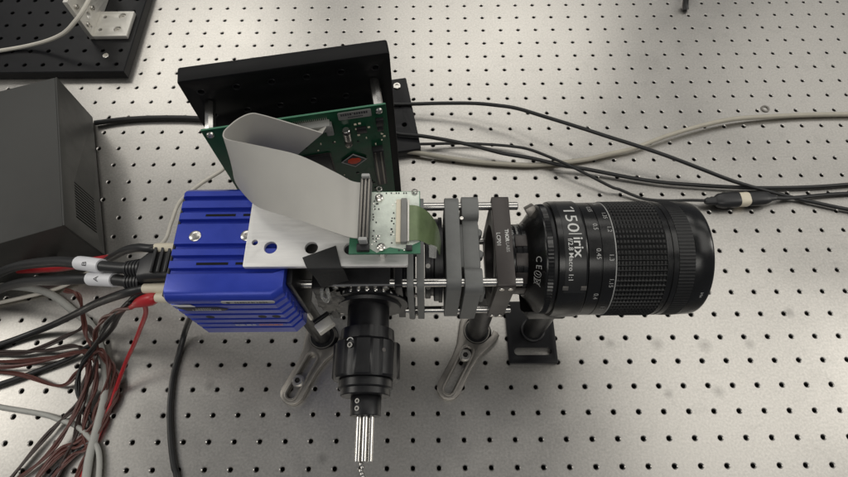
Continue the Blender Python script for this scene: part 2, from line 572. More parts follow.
C = {
    'dark_cable_right': [(-180, 430, 14), (-149, 430, 14), (-115, 429, 16), (-73, 425, 20), (-44, 418, 24), (-19, 411, 26), (14, 394, 30), (48, 378, 32), (87, 361, 32), (113, 350, 32), (152, 336, 28), (192, 323, 20), (232, 310, 12), (274, 299, 6), (320, 286, 4), (385, 270, 4), (480, 262, 4)],
    'black_mid': [(-260, 378, 12), (-185, 385, 16), (-166, 381, 16), (-141, 378, 16), (-112, 372, 16), (-76, 364, 14), (-39, 354, 11), (-4, 347, 10), (34, 337, 8), (63, 332, 7), (117, 320, 5), (156, 313, 5), (196, 309, 5), (235, 306, 5), (278, 305, 4), (333, 306, 4), (400, 311, 4), (480, 318, 4)],
    'thin_black': [(-260, 372, 10), (-185, 373, 8), (-166, 372, 8), (-144, 372, 7), (-93, 374, 5), (-56, 372, 5), (-27, 368, 6), (-6, 361, 9), (20, 344, 14), (46, 328, 15), (85, 306, 10), (97, 303, 7), (124, 292, 4), (152, 289, 4), (178, 288, 6), (197, 285.5, 9)],
    'beige': [(-240, 372, 8), (-166, 363, 6), (-137, 358, 6), (-112, 353, 5), (-76, 347, 4), (-39, 343, 4), (-4, 341, 4), (32, 344, 4), (67, 349, 4), (96, 356, 5), (125, 363, 6), (169, 380, 8), (215, 395, 8), (260, 406, 7), (309, 411, 5), (369, 414, 4), (460, 414, 4)],
    'thick_black_left': [(-562, 412, 5), (-525, 418, 4), (-480, 420, 4), (-427, 418, 4), (-361, 409, 4), (-296, 405, 4), (-232, 414, 6), (-182, 428, 12)],
    'white_thin': [(-340, 350, 28), (-364, 334, 30), (-376, 324, 25), (-401, 308, 20), (-420, 285, 20), (-422, 255, 25), (-422, 230, 30), (-436, 219, 30), (-474, 219, 20), (-501, 204, 14), (-521, 196, 8), (-551, 182, 4), (-640, 160, 4)],
    'gray_thick': [(-640, 190, 6), (-560, 182, 6), (-514, 156, 6), (-494, 142, 6), (-479, 120, 5), (-464, 89, 5), (-460, 64, 5), (-460, 36, 5), (-461, 13, 4), (-459, -9, 4), (-455, -60, 4)],
    'gray_thick2': [(-680, 84, 4), (-580, 62, 4), (-520, 52, 4), (-499, 46, 4), (-483, 41, 4), (-466, 30, 5), (-453, 16, 4), (-446, -17, 4), (-446, -60, 4)],
    'down_black': [(-300, 120, 165), (-333, 129, 120), (-363, 135, 60), (-387, 133, 15), (-394, 113, 4), (-396, 88, 3), (-394, 63, 3), (-390, 42, 3), (-384, 20, 3), (-378, 3, 3), (-373, -9, 3), (-364, -60, 3)],
    'top_black': [(-329, 138.6, 206), (-334, 138.5, 206), (-346, 142, 200), (-368, 149, 180), (-396, 157, 150), (-432, 168, 110), (-474, 185, 70), (-530, 205, 30), (-595, 223, 8), (-660, 232, 4)],
    'cabA': [(-339, 127, 196), (-350, 128, 194), (-374, 133, 186), (-404, 141, 175), (-447, 153, 150), (-530, 173, 90), (-640, 185, 8), (-700, 188, 5)],
    'cabB': [(-339, 119, 190), (-351, 120, 188), (-368, 124, 182), (-397, 130, 170), (-434, 137, 150), (-520, 157, 90), (-640, 168, 8), (-700, 168, 5)],
    'lowblack1': [(-337, 112.5, 194), (-342, 112.5, 192), (-358, 113, 183), (-389, 121, 150), (-428, 129, 110), (-476, 137, 60), (-543, 136, 10), (-604, 116, 4), (-680, 100, 4)],
    'lowblack2': [(-318, 112, 180), (-347, 115, 178), (-373, 116, 150), (-403, 119, 110), (-437, 122, 60), (-464, 119, 30), (-490, 116, 10), (-516, 103, 4), (-590, 75, 4), (-680, 50, 4)],
    'redwire': [(-340, 105.4, 188), (-363, 112, 140), (-387, 110, 100), (-412, 106, 60), (-433, 96, 30), (-449, 75, 8), (-454, 53, 4), (-459, 27, 3), (-465, -10, 3), (-470, -60, 3)],
    'w1': [(-357, 107, 170), (-400, 119, 120), (-434, 126, 80), (-464, 126, 40), (-472, 116, 20), (-465, 103, 10), (-452, 89, 6), (-448, 72, 5), (-452, 55, 4), (-457, 36, 4), (-465, 20, 4), (-479, 11, 4), (-500, -20, 4), (-520, -60, 3)],
    'w2': [(-640, 118, 4), (-560, 112, 6), (-506, 133, 10), (-490, 138, 20), (-479, 127, 20), (-473, 107, 16), (-474, 88, 12), (-478, 69, 8), (-480, 50, 5), (-480, 27, 4), (-486, 0, 4), (-500, -60, 3)],
    'w3': [(-640, 106, 4), (-560, 104, 6), (-515, 108, 8), (-497, 111, 12), (-483, 111, 14), (-472, 100, 14), (-469, 78, 10), (-473, 55, 6), (-473, 36, 4), (-464, 18, 4), (-467, 0, 4), (-480, -60, 3)],
    'w4': [(-357, 109, 168), (-373, 116, 150), (-423, 119, 90), (-461, 111, 40), (-485, 97, 16), (-487, 74, 8), (-478, 55, 4), (-465, 41, 3), (-462, 27, 3), (-476, 16, 3), (-495, -8, 3), (-505, -60, 3)],
    'w5': [(-640, 96, 4), (-560, 92, 5), (-509, 79, 5), (-491, 91, 10), (-478, 104, 16), (-468, 112, 18), (-459, 100, 14), (-459, 78, 8), (-465, 60, 5), (-466, 41, 4), (-476, 27, 4), (-496, 12, 4), (-530, -60, 3)],
    'w6': [(-500, 165, 50), (-478, 156, 60), (-486, 140, 30), (-484, 124, 20), (-470, 110, 16), (-456, 97, 10), (-454, 79, 6), (-457, 55, 4), (-465, 34, 3), (-474, 22, 3), (-494, 10, 3), (-540, -60, 3)],
    'w7': [(-560, -60, 3), (-520, 12, 4), (-499, 44, 4), (-485, 60, 6), (-482, 79, 8), (-482, 98, 10), (-490, 112, 10), (-503, 119, 8), (-540, 114, 8), (-640, 112, 8)],
    'w8': [(-540, -20, 3), (-505, 10, 4), (-488, 36, 8), (-478, 66, 12), (-476, 92, 16), (-482, 108, 14), (-500, 112, 8), (-560, 98, 9), (-640, 101, 8)],
    'hook': [(285, 690, 34), (266, 656, 30), (252, 629, 22), (246, 622, 14), (246, 615, 6), (247, 609, 2)],
    'white_cable_bracket': [(-570, 700, 60), (-575, 631, 64), (-573, 582, 68), (-577, 553, 66), (-590, 536, 58), (-620, 530, 40), (-680, 535, 18), (-760, 520, 16)],
}
single('power_cable', 'white cable hanging over the silver angle bracket on the black breadboard', 'cable', MB().tube(C['white_cable_bracket'], 2.6, 8, 8), M['cable_white'], C['white_cable_bracket'][0])

# instrument box, a turned dark enclosure with a vented side
bx = Thing('instrument_box', 'dark grey instrument enclosure with a slotted vent at the left of the table', 'instrument', (-640, 300, 0))
dy = Vector((-67, 197, 0)).normalized()
dx = Vector((197, 67, 0)).normalized()
TB = frame((-501, 225, 0), dx, dy, (0, 0, 1))                      # x out of the vented side, y along it
mb = MB()
zt = 78
fr = [(0, 0), (208, 0), (208, zt), (0, zt)]
slots = [(y, y + 1.9) for y in [22 + 3.8 * k for k in range(13)]]
mb.plate(rrect(0, 208, 4, zt, 1.2, 2), [rrect(a, b, 17, 56, 0.8, 2) for a, b in slots], 1.6, 0.2, TB @ frame((-0.8, 0, 0), (0, 1, 0), (0, 0, 1), (1, 0, 0)))
bx.part('side_panel', mb, M['enclosure'])
mb = MB().box(-240, -1.7, 0, 208, 4, zt, 1.5, 0, TB)
bx.part('case', mb, M['enclosure'])
mb = MB()
for a, b in slots:
    mb.box(-1.66, -1.1, a, b, 17.5, 55.5, 0, 0, TB)
bx.part('vent', mb, M['plate_black'])
foot = MB().cyl((0, 0, 0), (0, 0, 4), 7, 14)
bx.copies('foot', foot, M['black_plastic'], [TB @ Vector(p) for p in ((-15, 15, 0), (-15, 193, 0), (-225, 15, 0), (-225, 193, 0))])

# ------------------------------------------------------------------ cables lying on the table
def cable(name, label, cat, key, r, m, n=8, group=None):
    return single(name, label, cat, MB().tube(C[key], r, n, 8), M[m], C[key][0], group, 70)
cable('cable', 'thick black cable from the grey instrument box to behind the black plate', 'cable', 'thick_black_left', 3.2, 'cable_black')
cable('cable', 'black cable leaving the black bracket highest and arching down to the right edge', 'cable', 'dark_cable_right', 2.3, 'cable_black')
cable('cable', 'black cable running below the arching one to the right, above the coupler', 'cable', 'black_mid', 2.4, 'cable_black')
cable('cable', 'thin black cable that ends in the black coupler with a beige band', 'cable', 'thin_black', 1.8, 'cable_black')
cable('cable', 'beige cable crossing under the black cables and rising to the right edge', 'cable', 'beige', 3.0, 'cable_beige')
cable('cable', 'thin off-white cable curving out from behind the blue camera', 'cable', 'white_thin', 2.2, 'cable_white')
cable('cable', 'thick light grey cable bending down through the tangle of brown wires', 'cable', 'gray_thick', 4.0, 'cable_grey')
cable('cable', 'short grey cable at the lower end of the brown wire tangle', 'cable', 'gray_thick2', 2.6, 'cable_grey')
cable('cable', 'black cable hanging from under the blue camera to the bottom edge', 'cable', 'down_black', 3.0, 'cable_black')
cable('cable', 'black cable hook resting on the table at the upper right', 'cable', 'hook', 4.2, 'cable_black')
# brown and dark wires of the tangle: twisted pairs
tangle = [('w1', 'brown', 'brown wire leaving the red plug and looping widest to the right'),
          ('w2', 'wire_dark', 'dark brown wire running straight down along the thick grey cable'),
          ('w3', 'wire_brown', 'brown wire coming from the left and turning down in the tangle'),
          ('w4', 'cable_black', 'black wire from the red plug swinging left into the tangle'),
          ('w5', 'wire_brown', 'brown wire making the highest arch of the tangle'),
          ('w6', 'wire_brown', 'brown wire dropping from the labelled cables into the tangle'),
          ('w7', 'wire_dark', 'dark brown wire looping at the left of the tangle'),
          ('w8', 'wire_brown', 'brown wire curling at the lower left of the tangle')]
for key, m, lab in tangle:
    m = 'wire_brown' if m == 'brown' else m
    P = catmull([Vector(p) for p in C[key]], 6)
    mb = MB()
    for s in (0, PI):
        pts = []
        for k, p in enumerate(P):
            t = (P[min(k + 1, len(P) - 1)] - P[max(k - 1, 0)]).normalized()
            u = Vector((-t.y, t.x, 0))
            u = u.normalized() if u.length > 1e-3 else Vector((1, 0, 0))
            w = t.cross(u)
            ph = k * 0.42 + s
            pts.append(p + (u * math.cos(ph) + w * math.sin(ph)) * 1.25 + Vector((0, 0, 0.6)))
        mb.tube(pts, 1.35, 6, 2)
    single('wire', lab, 'wire', mb, M[m], C[key][0], 'wires of the tangle at the lower left')

# coupler
cp = Thing('cable_coupler', 'black moulded cable coupler with a beige band behind the lens front', 'connector', (232, 286, 0))
def blob(prof, y0, z0, slope, flat=0.75, n=16):
    mb = MB()
    vs, fs = [], []
    for k, (x, r) in enumerate(prof):
        for i in range(n):
            a = 2 * PI * i / n
            c, s = math.cos(a), math.sin(a)
            q = 0.7
            cc = math.copysign(abs(c) ** q, c)
            ss = math.copysign(abs(s) ** q, s)
            vs.append((x, y0 + slope * (x - prof[0][0]) + cc * r, z0 + ss * r * flat))
    for k in range(len(prof) - 1):
        for i in range(n):
            j = (i + 1) % n
            fs.append((k * n + i, k * n + j, k * n + n + j, k * n + n + i))
    fs.append(tuple(range(n)))
    fs.append(tuple((len(prof) - 1) * n + i for i in range(n)))
    return mb.add(vs, fs)
cp.part('strain_relief', blob([(193, 3), (196, 4.6), (199, 4.2), (201, 5.2), (204, 4.8), (206, 5.6)], 284.6, 9, 0.06), M['black_plastic'])
cp.part('socket_shell', blob([(205.5, 6), (208, 8), (214, 9.2), (230, 9.4), (233, 8.6)], 285.2, 9, 0.05), M['black_plastic'])
cp.part('band', blob([(232.5, 7.6), (234, 8.4), (243, 8.6), (245, 7.8)], 286.4, 9, 0.05), M['cream'])
cp.part('plug_shell', blob([(244.5, 7.6), (247, 8.4), (263, 8.2), (268, 7), (272, 4.6), (277, 3.6)], 287, 9, 0.05), M['black_plastic'])
cp.part('cable', MB().tube([(275, 288.5, 9), (300, 290, 6), (360, 296, 4), (480, 300, 4)], 2.4, 8, 8), M['cable_black'])

mb = MB().lathe([(0, 5.6), (0.9, 5.4), (0.9, 3.3), (0, 3.1)], (310.6, 427.6, 0.15), (0, 0, 1), 20)
single('washer', 'small steel washer lying on the table near the right edge', 'washer', mb, M['clamp'], (310.6, 427.6, 0))

# ------------------------------------------------------------------ black upright plate with the green circuit board
th = R(9.7)
D = Vector((math.cos(th), math.sin(th), 0))
Nn = Vector((math.sin(th), -math.cos(th), 0))                      # towards the viewer
Z = Vector((0, 0, 1))
OP = Vector((-306.4, 234.8, 270))                                  # front top left corner of the plate
TP = frame(OP, D, Z, Nn)                                           # x right, y up, z towards the viewer
mp_ = Thing('mounting_plate', 'large matte black plate standing upright behind the green circuit board', 'plate', (-240, 260, 0))
holes = [circ(12 + 25 * i, -12.5 - 25 * j, 2.4, 12) for i in range(6) for j in range(10)]
mb = MB().plate(rrect(0, 148.2, -268, 0, 2.0, 3), holes, 13.0, 0.6, TP @ Tr(0, 0, -6.5))
mp_.part('panel', mb, M['plate_black'])
rim = MB().lathe([(0, 3.0), (0.25, 2.9), (0.25, 2.45), (-0.6, 2.3)], (0, 0, 0), (0, 0, 1), 12)
mp_.copies('thread_insert', rim, M['anodized'], [TP @ Tr(12 + 25 * i, -12.5 - 25 * j, 0.0) for i in range(6) for j in range(3)])
mp_.part('spacer', MB().box(38, 120, -250, -130, -108, -13.1, 1, 0, TP), M['plate_black'])

ft = Thing('drilled_bracket', 'black drilled bracket foot bolted to the table beside the upright plate', 'bracket', (-170, 420, 0))
TF = frame((-159.5, 476.7, 6), D, -Nn, Z)                          # right rear corner, y away from the viewer
def fl(p):
    q = TF.inverted() @ Vector((p[0], p[1], 6))
    return (q.x, q.y)
hs = [fl((-171.3, 461.3)), fl((-167.2, 430)), fl((-161, 399))]
mb = MB().plate(rrect(-62, 0, -116.5, 0, 2, 3), [circ(x, y, 3.2, 14) for x, y in hs[1:]] + [circ(x - 25, y, 3.2, 14) for x, y in hs], 12, 0.8, TF)
ft.part('foot', mb, M['anodized_board'])
ft.copies('screw', socket_screw(5.0, 2.2), M['screw'], [TF @ Tr(hs[0][0], hs[0][1], 6)])
ft.part('upright', MB().box(-100, -36, -112, -100, 6, 150, 1, 0, TF), M['anodized_board'])

pcb = Thing('circuit_board', 'dark green circuit board on silver standoffs in front of the black plate', 'circuit board', (-228, 220, 118))
OB = Vector((-292.0, 207.4, 251.0))                                # front top left corner of the board
TC = frame(OB, D, -Z, -Nn) @ Matrix.Diagonal((1, 1, -1, 1))        # x right, y DOWN, z towards the viewer
PW, PH = 130, 132
mb = MB().box(0, PW, 0, PH, -1.6, 0, 0.0, 0, TC)
pcb_o = pcb.part('board', mb, M['pcb'])
mb = MB().box(0.2, PW - 0.2, -0.25, -0.02, -1.5, -0.1, 0, 0, TC).box(PW + 0.02, PW + 0.25, 0.2, PH, -1.5, -0.1, 0, 0, TC).box(-0.25, -0.02, 0.2, PH, -1.5, -0.1, 0, 0, TC)
pcb.part('board_edge', mb, M['pcb_edge'])
post = MB().lathe([(0, 0), (0, 3.6), (0.5, 3.9), (26.3, 3.9), (26.8, 3.6), (26.8, 0)], (0, 0, 0), (0, 0, 1), 8)
spots = [(4.6, 5.2), (124.8, 5.6), (4.6, PH - 5), (124.8, PH - 5)]
pcb.copies('standoff', post, M['steel'], [TC @ Tr(x, y, -28.6) for x, y in spots])
pcb.copies('screw', MB().lathe([(0, 0), (0, 2.9), (1.2, 2.5), (1.8, 1.4), (1.5, 0.8), (1.2, 0)], (0, 0, 0), (0, 0, 1), 14), M['screw'], [TC @ Tr(x, y, 0.02) for x, y in spots])
def cbox(name, x0, x1, y0, y1, h, m, b=0.2, lab=None, z0=0.02):
    return pcb.part(name, MB().box(x0, x1, y0, y1, z0, h, b, 0, TC), M[m], label=lab)
lab = MB().plate(rrect(95, 119.2, 1.6, 9.6, 1.2, 3), [], 0.6, 0.1, TC @ Tr(0, 0, 0.35))
lab_o = pcb.part('label_plate', lab, M['grey_plastic'])
mb = MB()
x = 97
for w, t in ((1.2, 1), (1.0, 1), (1.4, 1), (1.0, 1), (1.5, 1), (0.8, 0.4), (1.3, 1), (1.2, 1), (1.4, 1), (1.2, 1), (1.4, 1), (1.1, 1)):
    mb.box(x, x + w, 3.0, 3.0 + 2.4 * t, 0.66, 0.72, 0, 0, TC)
    mb.box(x, x + w * 0.4, 3.0, 5.4 if t == 1 else 3.4, 0.66, 0.74, 0, 0, TC)
    x += w + 0.45
x = 102
for w in (1.0, 0.8, 1.1, 0.8, 0.7, 1.0, 0.9, 0.8, 0.9):
    mb.box(x, x + w, 6.8, 8.0, 0.66, 0.72, 0, 0, TC)
    x += w + 0.35
pcb.part('lettering', mb, M['dark_print'], parent=lab_o)
cap = MB().cyl(TC @ Vector((98.8, 17, 3.6)), TC @ Vector((98.8, 29.5, 3.6)), 2.9, 16, b=0.5)
cap_o = pcb.part('capacitor', cap, M['steel'])
pcb.part('sleeve_mark', MB().cyl(TC @ Vector((98.8, 18, 3.6)), TC @ Vector((98.8, 20.5, 3.6)), 2.98, 16), M['black_plastic'], parent=cap_o)
pcb.part('trimmer', MB().lathe([(0, 0), (0, 3), (3, 2.8), (3.2, 1.8), (2.6, 1.2), (2.6, 0)], TC @ Vector((98.4, 37, 0.02)), Nn, 14), M['clamp'])
cbox('chip', 106.5, 113.8, 20.0, 26.0, 2.4, 'black_plastic')
cbox('chip', 121.6, 127.0, 13.0, 20.5, 2.6, 'black_plastic')
cbox('chip', 122, 126.5, 23.5, 27.5, 1.8, 'black_plastic')
for x, y in ((105.2, 16.0), (108.4, 15.7), (106.2, 29), (124, 31.5), (114.8, 21.5), (105.4, 21.5), (125.5, 35)):
    cbox('resistor', x, x + 1.9, y, y + 1.3, 0.8, 'cream', 0.1)
# diamond shaped chip with a red spot
dm = MB().plate([(99.8 + 10.2, 60), (99.8, 60 - 8.6), (99.8 - 10.2, 60), (99.8, 60 + 8.6)], [], 1.6, 0.2, TC @ Tr(0, 0, 0.85))
dm_o = pcb.part('diamond_badge', dm, M['black_plastic'])
rim2 = MB().plate([(99.8 + 10.6, 60), (99.8, 60 - 9), (99.8 - 10.6, 60), (99.8, 60 + 9)], [[(99.8 + 9.5, 60), (99.8, 60 - 8.0), (99.8 - 9.5, 60), (99.8, 60 + 8.0)]], 0.4, 0.05, TC @ Tr(0, 0, 1.8))
pcb.part('rim', rim2, M['grey_print'], parent=dm_o)
spot = MB().plate([(94.4, 61.6), (95.2, 58.0), (98.6, 56.4), (101.0, 57.2), (104.0, 57.2), (105.6, 59.6), (104.4, 62.2), (100.8, 64.4), (97.0, 64.0)], [], 0.3, 0.05, TC @ Tr(0, 0, 1.82))
pcb.part('red_spot', spot, M['red_print'], parent=dm_o)
# tall connector at the right edge
mb = MB().box(115.6, 124.2, 46.6, 97, 0.02, 5.4, 0.4, 0, TC)
con = pcb.part('connector', mb, M['black_plastic'])
mb = MB().box(117.0, 118.2, 48.5, 95, 5.45, 6.2, 0.1, 0, TC).box(121.4, 122.6, 48.5, 95, 5.45, 6.2, 0.1, 0, TC)
pcb.part('contact_rail', mb, M['clamp'], parent=con)
# ribbon socket
mb = MB().box(62, 88.5, 6.5, 13.5, 0.02, 6.5, 0.5, 0, TC).box(84.5, 89.6, 9, 20, 0.02, 5, 0.5, 0, TC)
pcb.part('ribbon_socket', mb, M['grey_plastic'])
pin = MB()
for k in range(18):
    pin.box(62.6 + k * 1.4, 63.2 + k * 1.4, 4.6, 6.4, 0.1, 0.7, 0, 0, TC)
o = pcb.part('solder_pins', pin, M['screw'])
o['kind'] = 'stuff'
# large dark chip with frame
mb = MB().box(54, 82, 47, 88, 0.02, 2.2, 0.5, 0, TC)
bc = pcb.part('processor', mb, M['black_plastic'])
pcb.part('frame', MB().plate(rrect(53, 83, 46, 89, 1.5, 2), [rrect(54.3, 81.7, 47.3, 87.7, 1, 2)], 0.5, 0.1, TC @ Tr(0, 0, 0.5)), M['bronze_black'], parent=bc)
rs = MB()
for k in range(90):
    x, y = random.uniform(8, 126), random.uniform(28, 126)
    if (50 < x < 86 and 42 < y < 92) or (88 < x < 112 and 48 < y < 72) or (113 < x < 127 and 44 < y < 99):
        continue
    w, h = random.choice(((1.6, 0.9), (0.9, 1.6), (2.4, 1.3), (1.1, 0.7)))
    rs.box(x, x + w, y, y + h, 0.02, 0.75, 0, random.choice((0, 0, 1)), TC)
o = pcb.part('small_components', rs, [M['cream'], M['black_plastic']])
o['kind'] = 'stuff'

# ------------------------------------------------------------------ blue camera
cm = Thing('machine_camera', 'blue finned camera body with labels under the aluminium plate', 'camera', (-262, 128, 164))
X0, X1, YF, YB, ZB, ZT = -299.5, -226.0, 88.0, 168.5, 163.0, 240.5
# profile in (y, z): ridged top, rounded lip, ridged front
prof = []
def ridge_top(ys):
    for a, b in ys:                                                # groove from a to b (y falling)
        prof.extend([(a + 1.0, ZT), (a + 0.5, ZT - 3.4), (b - 0.4, ZT - 3.4), (b - 0.9, ZT)])
prof.append((YB, ZT - 4))
prof.append((YB - 3.5, ZT))
ridge_top([(160.2, 158.4), (151.2, 149.4), (142.6, 140.8), (124.6, 122.6), (116.4, 114.4), (107.6, 105.4)])
for k in range(7):                                                 # rounded lip
    a = R(90 * k / 6)
    prof.append((YF + 6 - 6 * math.sin(a), ZT - 6 + 6 * math.cos(a)))
zf = ZT - 9.5
zz = [228.6, 218.2, 208.2, 197.8, 187.6, 177.6]
for z in zz:
    prof.extend([(YF, z + 2.6), (YF + 4.4, z + 2.0), (YF + 4.4, z - 0.8), (YF, z - 1.4)])
prof.extend([(YF, ZB + 2), (YF + 2, ZB), (YB - 2, ZB), (YB, ZB + 2)])
mb = MB()
cy_, cz_ = (YF + YB) / 2, (ZB + ZT) / 2
def sect(x, d):
    return [(x, cy_ + (y - cy_) * (1 - 2 * d / (YB - YF)), cz_ + (z - cz_) * (1 - 2 * d / (ZT - ZB) * 0.35)) for y, z in prof]
secs = [sect(X0, 1.2), sect(X0 + 1.2, 0), sect(X1 - 6.5, 0), sect(X1, 5.5)]
n = len(prof)
vs = [p for s in secs for p in s]
fs = []
for a in range(3):
    for i in range(n):
        j = (i + 1) % n
        fs.append((a * n + i, a * n + j, a * n + n + j, a * n + n + i))
fs.append(tuple(range(n)))
fs.append(tuple(3 * n + i for i in range(n)))
mb.add(vs, fs)
cm.part('body', mb, M['blue'], sharp=30)
cm.part('rear_panel', MB().box(X0 - 1.6, X0 - 0.05, YF + 3, YB - 3, ZB + 3, ZT - 3, 0.4), M['black_plastic'])
cm.part('front_panel', MB().box(X1 + 0.05, X1 + 4, YF + 12, YB - 12, ZB + 8, ZT - 8, 1), M['anodized'])
for x0, x1, y in ((-282, -262, 146.3), (-282, -261.6, 111.3), (-257, -250, 111.3), (-257, -240, 146.3)):
    cm.part('vent_slot', MB().box(x0, x1, y - 0.9, y + 0.9, ZT - 1.9, ZT + 0.06, 0.0), M['plate_black'])
scr = MB().lathe([(0, 0), (0, 3.9), (0.4, 3.9), (0.9, 3.2), (1.0, 1.2), (0.5, 0.9), (0.5, 0)], (0, 0, 0), (0, 0, 1), 16)
cm.copies('screw', scr, M['screw'], [(-286.2, 131, ZT), (-252.6, 131, ZT)])
# front labels; lettering too small to read in the photograph is kept as strokes
TL = frame((0, YF, 0), (1, 0, 0), (0, 0, 1), (0, -1, 0))           # x, z as read on the front, third axis towards viewer
def strokes(x0, x1, z0, z1, h, seed, gap=0.5):
    rnd = random.Random(seed)
    mb = MB()
    x = x0
    while x < x1 - 0.8:
        w = rnd.uniform(0.8, 1.6)
        mb.box(x, x + 0.45, z0, z1, h, h + 0.06, 0, 0, TL)
        if rnd.random() < 0.7:
            mb.box(x, x + w, z1 - 0.5, z1, h, h + 0.07, 0, 0, TL)
        if rnd.random() < 0.7:
            mb.box(x, x + w, z0, z0 + 0.5, h, h + 0.07, 0, 0, TL)
        if rnd.random() < 0.5:
            mb.box(x + w - 0.45, x + w, z0, z1, h, h + 0.06, 0, 0, TL)
        x += w + gap
    return mb
l1 = cm.part('label', MB().plate(rrect(-264.5, -231, 231.9, 236.2, 1.5, 3), [], 0.5, 0.08, TL @ Tr(0, 0, 0.3)), M['grey_print'], label='silver label plate on the front edge')
cm.part('lettering', strokes(-256, -235, 233, 235.2, 0.57, 3), M['dark_print'], parent=l1)
cm.part('emblem', MB().plate(circ(-260.2, 234, 1.3, 12), [], 0.12, 0.02, TL @ Tr(0, 0, 0.66)), M['dark_print'], parent=l1)
l2 = cm.part('label', MB().plate([(-296, 224.5), (-271, 224.5), (-264.5, 221.2), (-268, 218.0), (-292, 218.0)], [], 0.5, 0.08, TL @ Tr(0, 0, 0.3)), M['dark_print'], label='black label with white lettering')
cm.part('lettering', strokes(-288, -268.5, 219.0, 220.8, 0.57, 5), M['white_print'], parent=l2)
cm.part('lettering', strokes(-285, -274, 221.8, 223.4, 0.57, 8), M['grey_print'], parent=l2)
cm.part('label', MB().plate([(-297.5, 229.5), (-286, 229.5), (-284, 226.0), (-294, 226.0)], [], 0.5, 0.08, TL @ Tr(0, 0, 0.3)), M['label_white'], label='small white sticker at the left end of the front')
l3 = cm.part('label', MB().plate(rrect(-273.5, -235, 182.6, 188.0, 1.5, 3), [], 0.4, 0.05, TL @ Tr(0, 0, 0.25)), M['blue'], label='blue nameplate low on the front')
cm.part('lettering', strokes(-271.5, -255.0, 183.6, 187.0, 0.47, 11, 0.4), M['white_print'], parent=l3)
cm.part('lettering', strokes(-254.5, -236.5, 183.6, 187.0, 0.47, 12, 0.35), M['orange_print'], parent=l3)
for x in (-283, -247.5, -238):
    cm.part('mounting_hole', MB().lathe([(0.0, 3.0), (0.08, 2.9), (0.08, 0)], TL @ Vector((x, 203, 0)), (0, -1, 0), 14), M['plate_black'])

# data cables with labels and moulded plug
def along(P, a, b):
    n = len(P) - 1
    i0, i1 = int(a * n), int(b * n)
    return P[i0:i1 + 1]
def data_cable(key, label, letter, s0, s1, plug):
    t = Thing('data_cable', label, 'cable', C[key][0], 'labelled cables plugged into the blue camera')
    P = catmull([Vector(p) for p in C[key]], 10)
    t.part('jacket', MB().tube(P, 4.3, 12, 1), M['cable_black'])
    Q = [p for p in P if s0 >= p.x >= s1]
    sl = t.part('label_sleeve', MB().tube(Q, 5.5, 16, 1), M['label_white'])
    mid = Q[len(Q) // 2]
    d = (Q[-1] - Q[0]).normalized()
    up = Vector((0, -0.35, 0.94))
    up = (up - d * up.dot(d)).normalized()
    side = d.cross(up)
    v, f = text_geo(letter, 7)
    mb = MB()
    # lettering runs across the sleeve and follows its round surface
    vs = []
    for q in v:
        a = q.x / 5.7
        vs.append(mid + d * (q.y - 2.4) + up * (5.66 * math.cos(a)) + side * (5.66 * math.sin(a)))
    mb.add(vs, f)
    t.part('lettering', mb, M['dark_print'], parent=sl)
    rings = MB()
    A, B = Vector(C[key][1]), Vector(C[key][0])
    dd = (B - A).normalized()
    pr = []
    for k in range(5):
        x = k * 3.0
        pr += [(x, 4.4 + k * 0.35), (x + 0.1, 5.8 + k * 0.45), (x + 1.9, 5.9 + k * 0.45), (x + 2.0, 4.7 + k * 0.35)]
    rings.lathe([(0, 0)] + pr + [(14.5, 0)], A + dd * -4, dd, 16)
    t.part('strain_relief', rings, M['black_plastic'])
    return t
ca = data_cable('cabA', 'upper black data cable with white sleeve lettered B', 'B', -377, -405, True)
cb = data_cable('cabB', 'lower black data cable with white sleeve lettered A', 'A', -367, -396, True)
pl = Thing('connector', 'wide black ribbed plug in the left end of the blue camera', 'connector', (-320, 126, 180))
vs = []
for x, y0, y1, z0, z1 in ((-341, 116, 134, 188, 203), (-334, 116, 138, 184, 206), (-318, 115.5, 142, 182, 208), (-301.3, 116.5, 140, 184, 206)):
    r_ = rrect(y0, y1, z0, z1, 4, 3)
    vs.append([(x, a, b) for a, b in r_])
n = len(vs[0])
mb = MB()
fs = [(a * n + i, a * n + (i + 1) % n, a * n + n + (i + 1) % n, a * n + n + i) for a in range(3) for i in range(n)] + [tuple(range(n)), tuple(3 * n + i for i in range(n))]
mb.add([p for r_ in vs for p in r_], fs)
pl.part('shell', mb, M['black_plastic'], sharp=50)
for k in range(4):
    x = -329 + k * 5
    mb = MB().box(x, x + 2.2, 119, 138, 207.0 + k * 0.3, 209.6, 0.5)
    pl.part('grip_rib', mb, M['black_plastic'])

def boot(label, p0, p1, r, m, name='plug_boot'):
    p0, p1 = Vector(p0), Vector(p1)
    L = (p1 - p0).length
    mb = MB().lathe([(0, 0), (0, r * 0.8), (0.8, r), (L * 0.6, r), (L - 1, r * 0.85), (L, r * 0.6), (L, 0)], p0, p1 - p0, 14)
    return single(name, label, 'connector', mb, M[m], tuple(p0))
boot('cream plug boot above the wide black plug on the blue camera', (-301, 138, 206), (-331, 139, 206), 4.0, 'cream')
boot('cream plug boot just below the wide black plug on the blue camera', (-301.5, 111.6, 196), (-339, 112.5, 194), 4.2, 'cream')
boot('cream plug boot lowest on the end of the blue camera, before the red plug', (-301.5, 104.4, 196), (-328.5, 105.6, 194), 4.0, 'cream')
cable('cable', 'black cable from the upper cream boot arching left over the labelled cables', 'cable', 'top_black', 3.2, 'cable_black')
cable('cable', 'black cable from the middle cream boot sloping left below the labelled cables', 'cable', 'lowblack1', 3.4, 'cable_black')
cable('cable', 'black cable beside the red plug sagging into the wire tangle', 'cable', 'lowblack2', 2.6, 'cable_black')
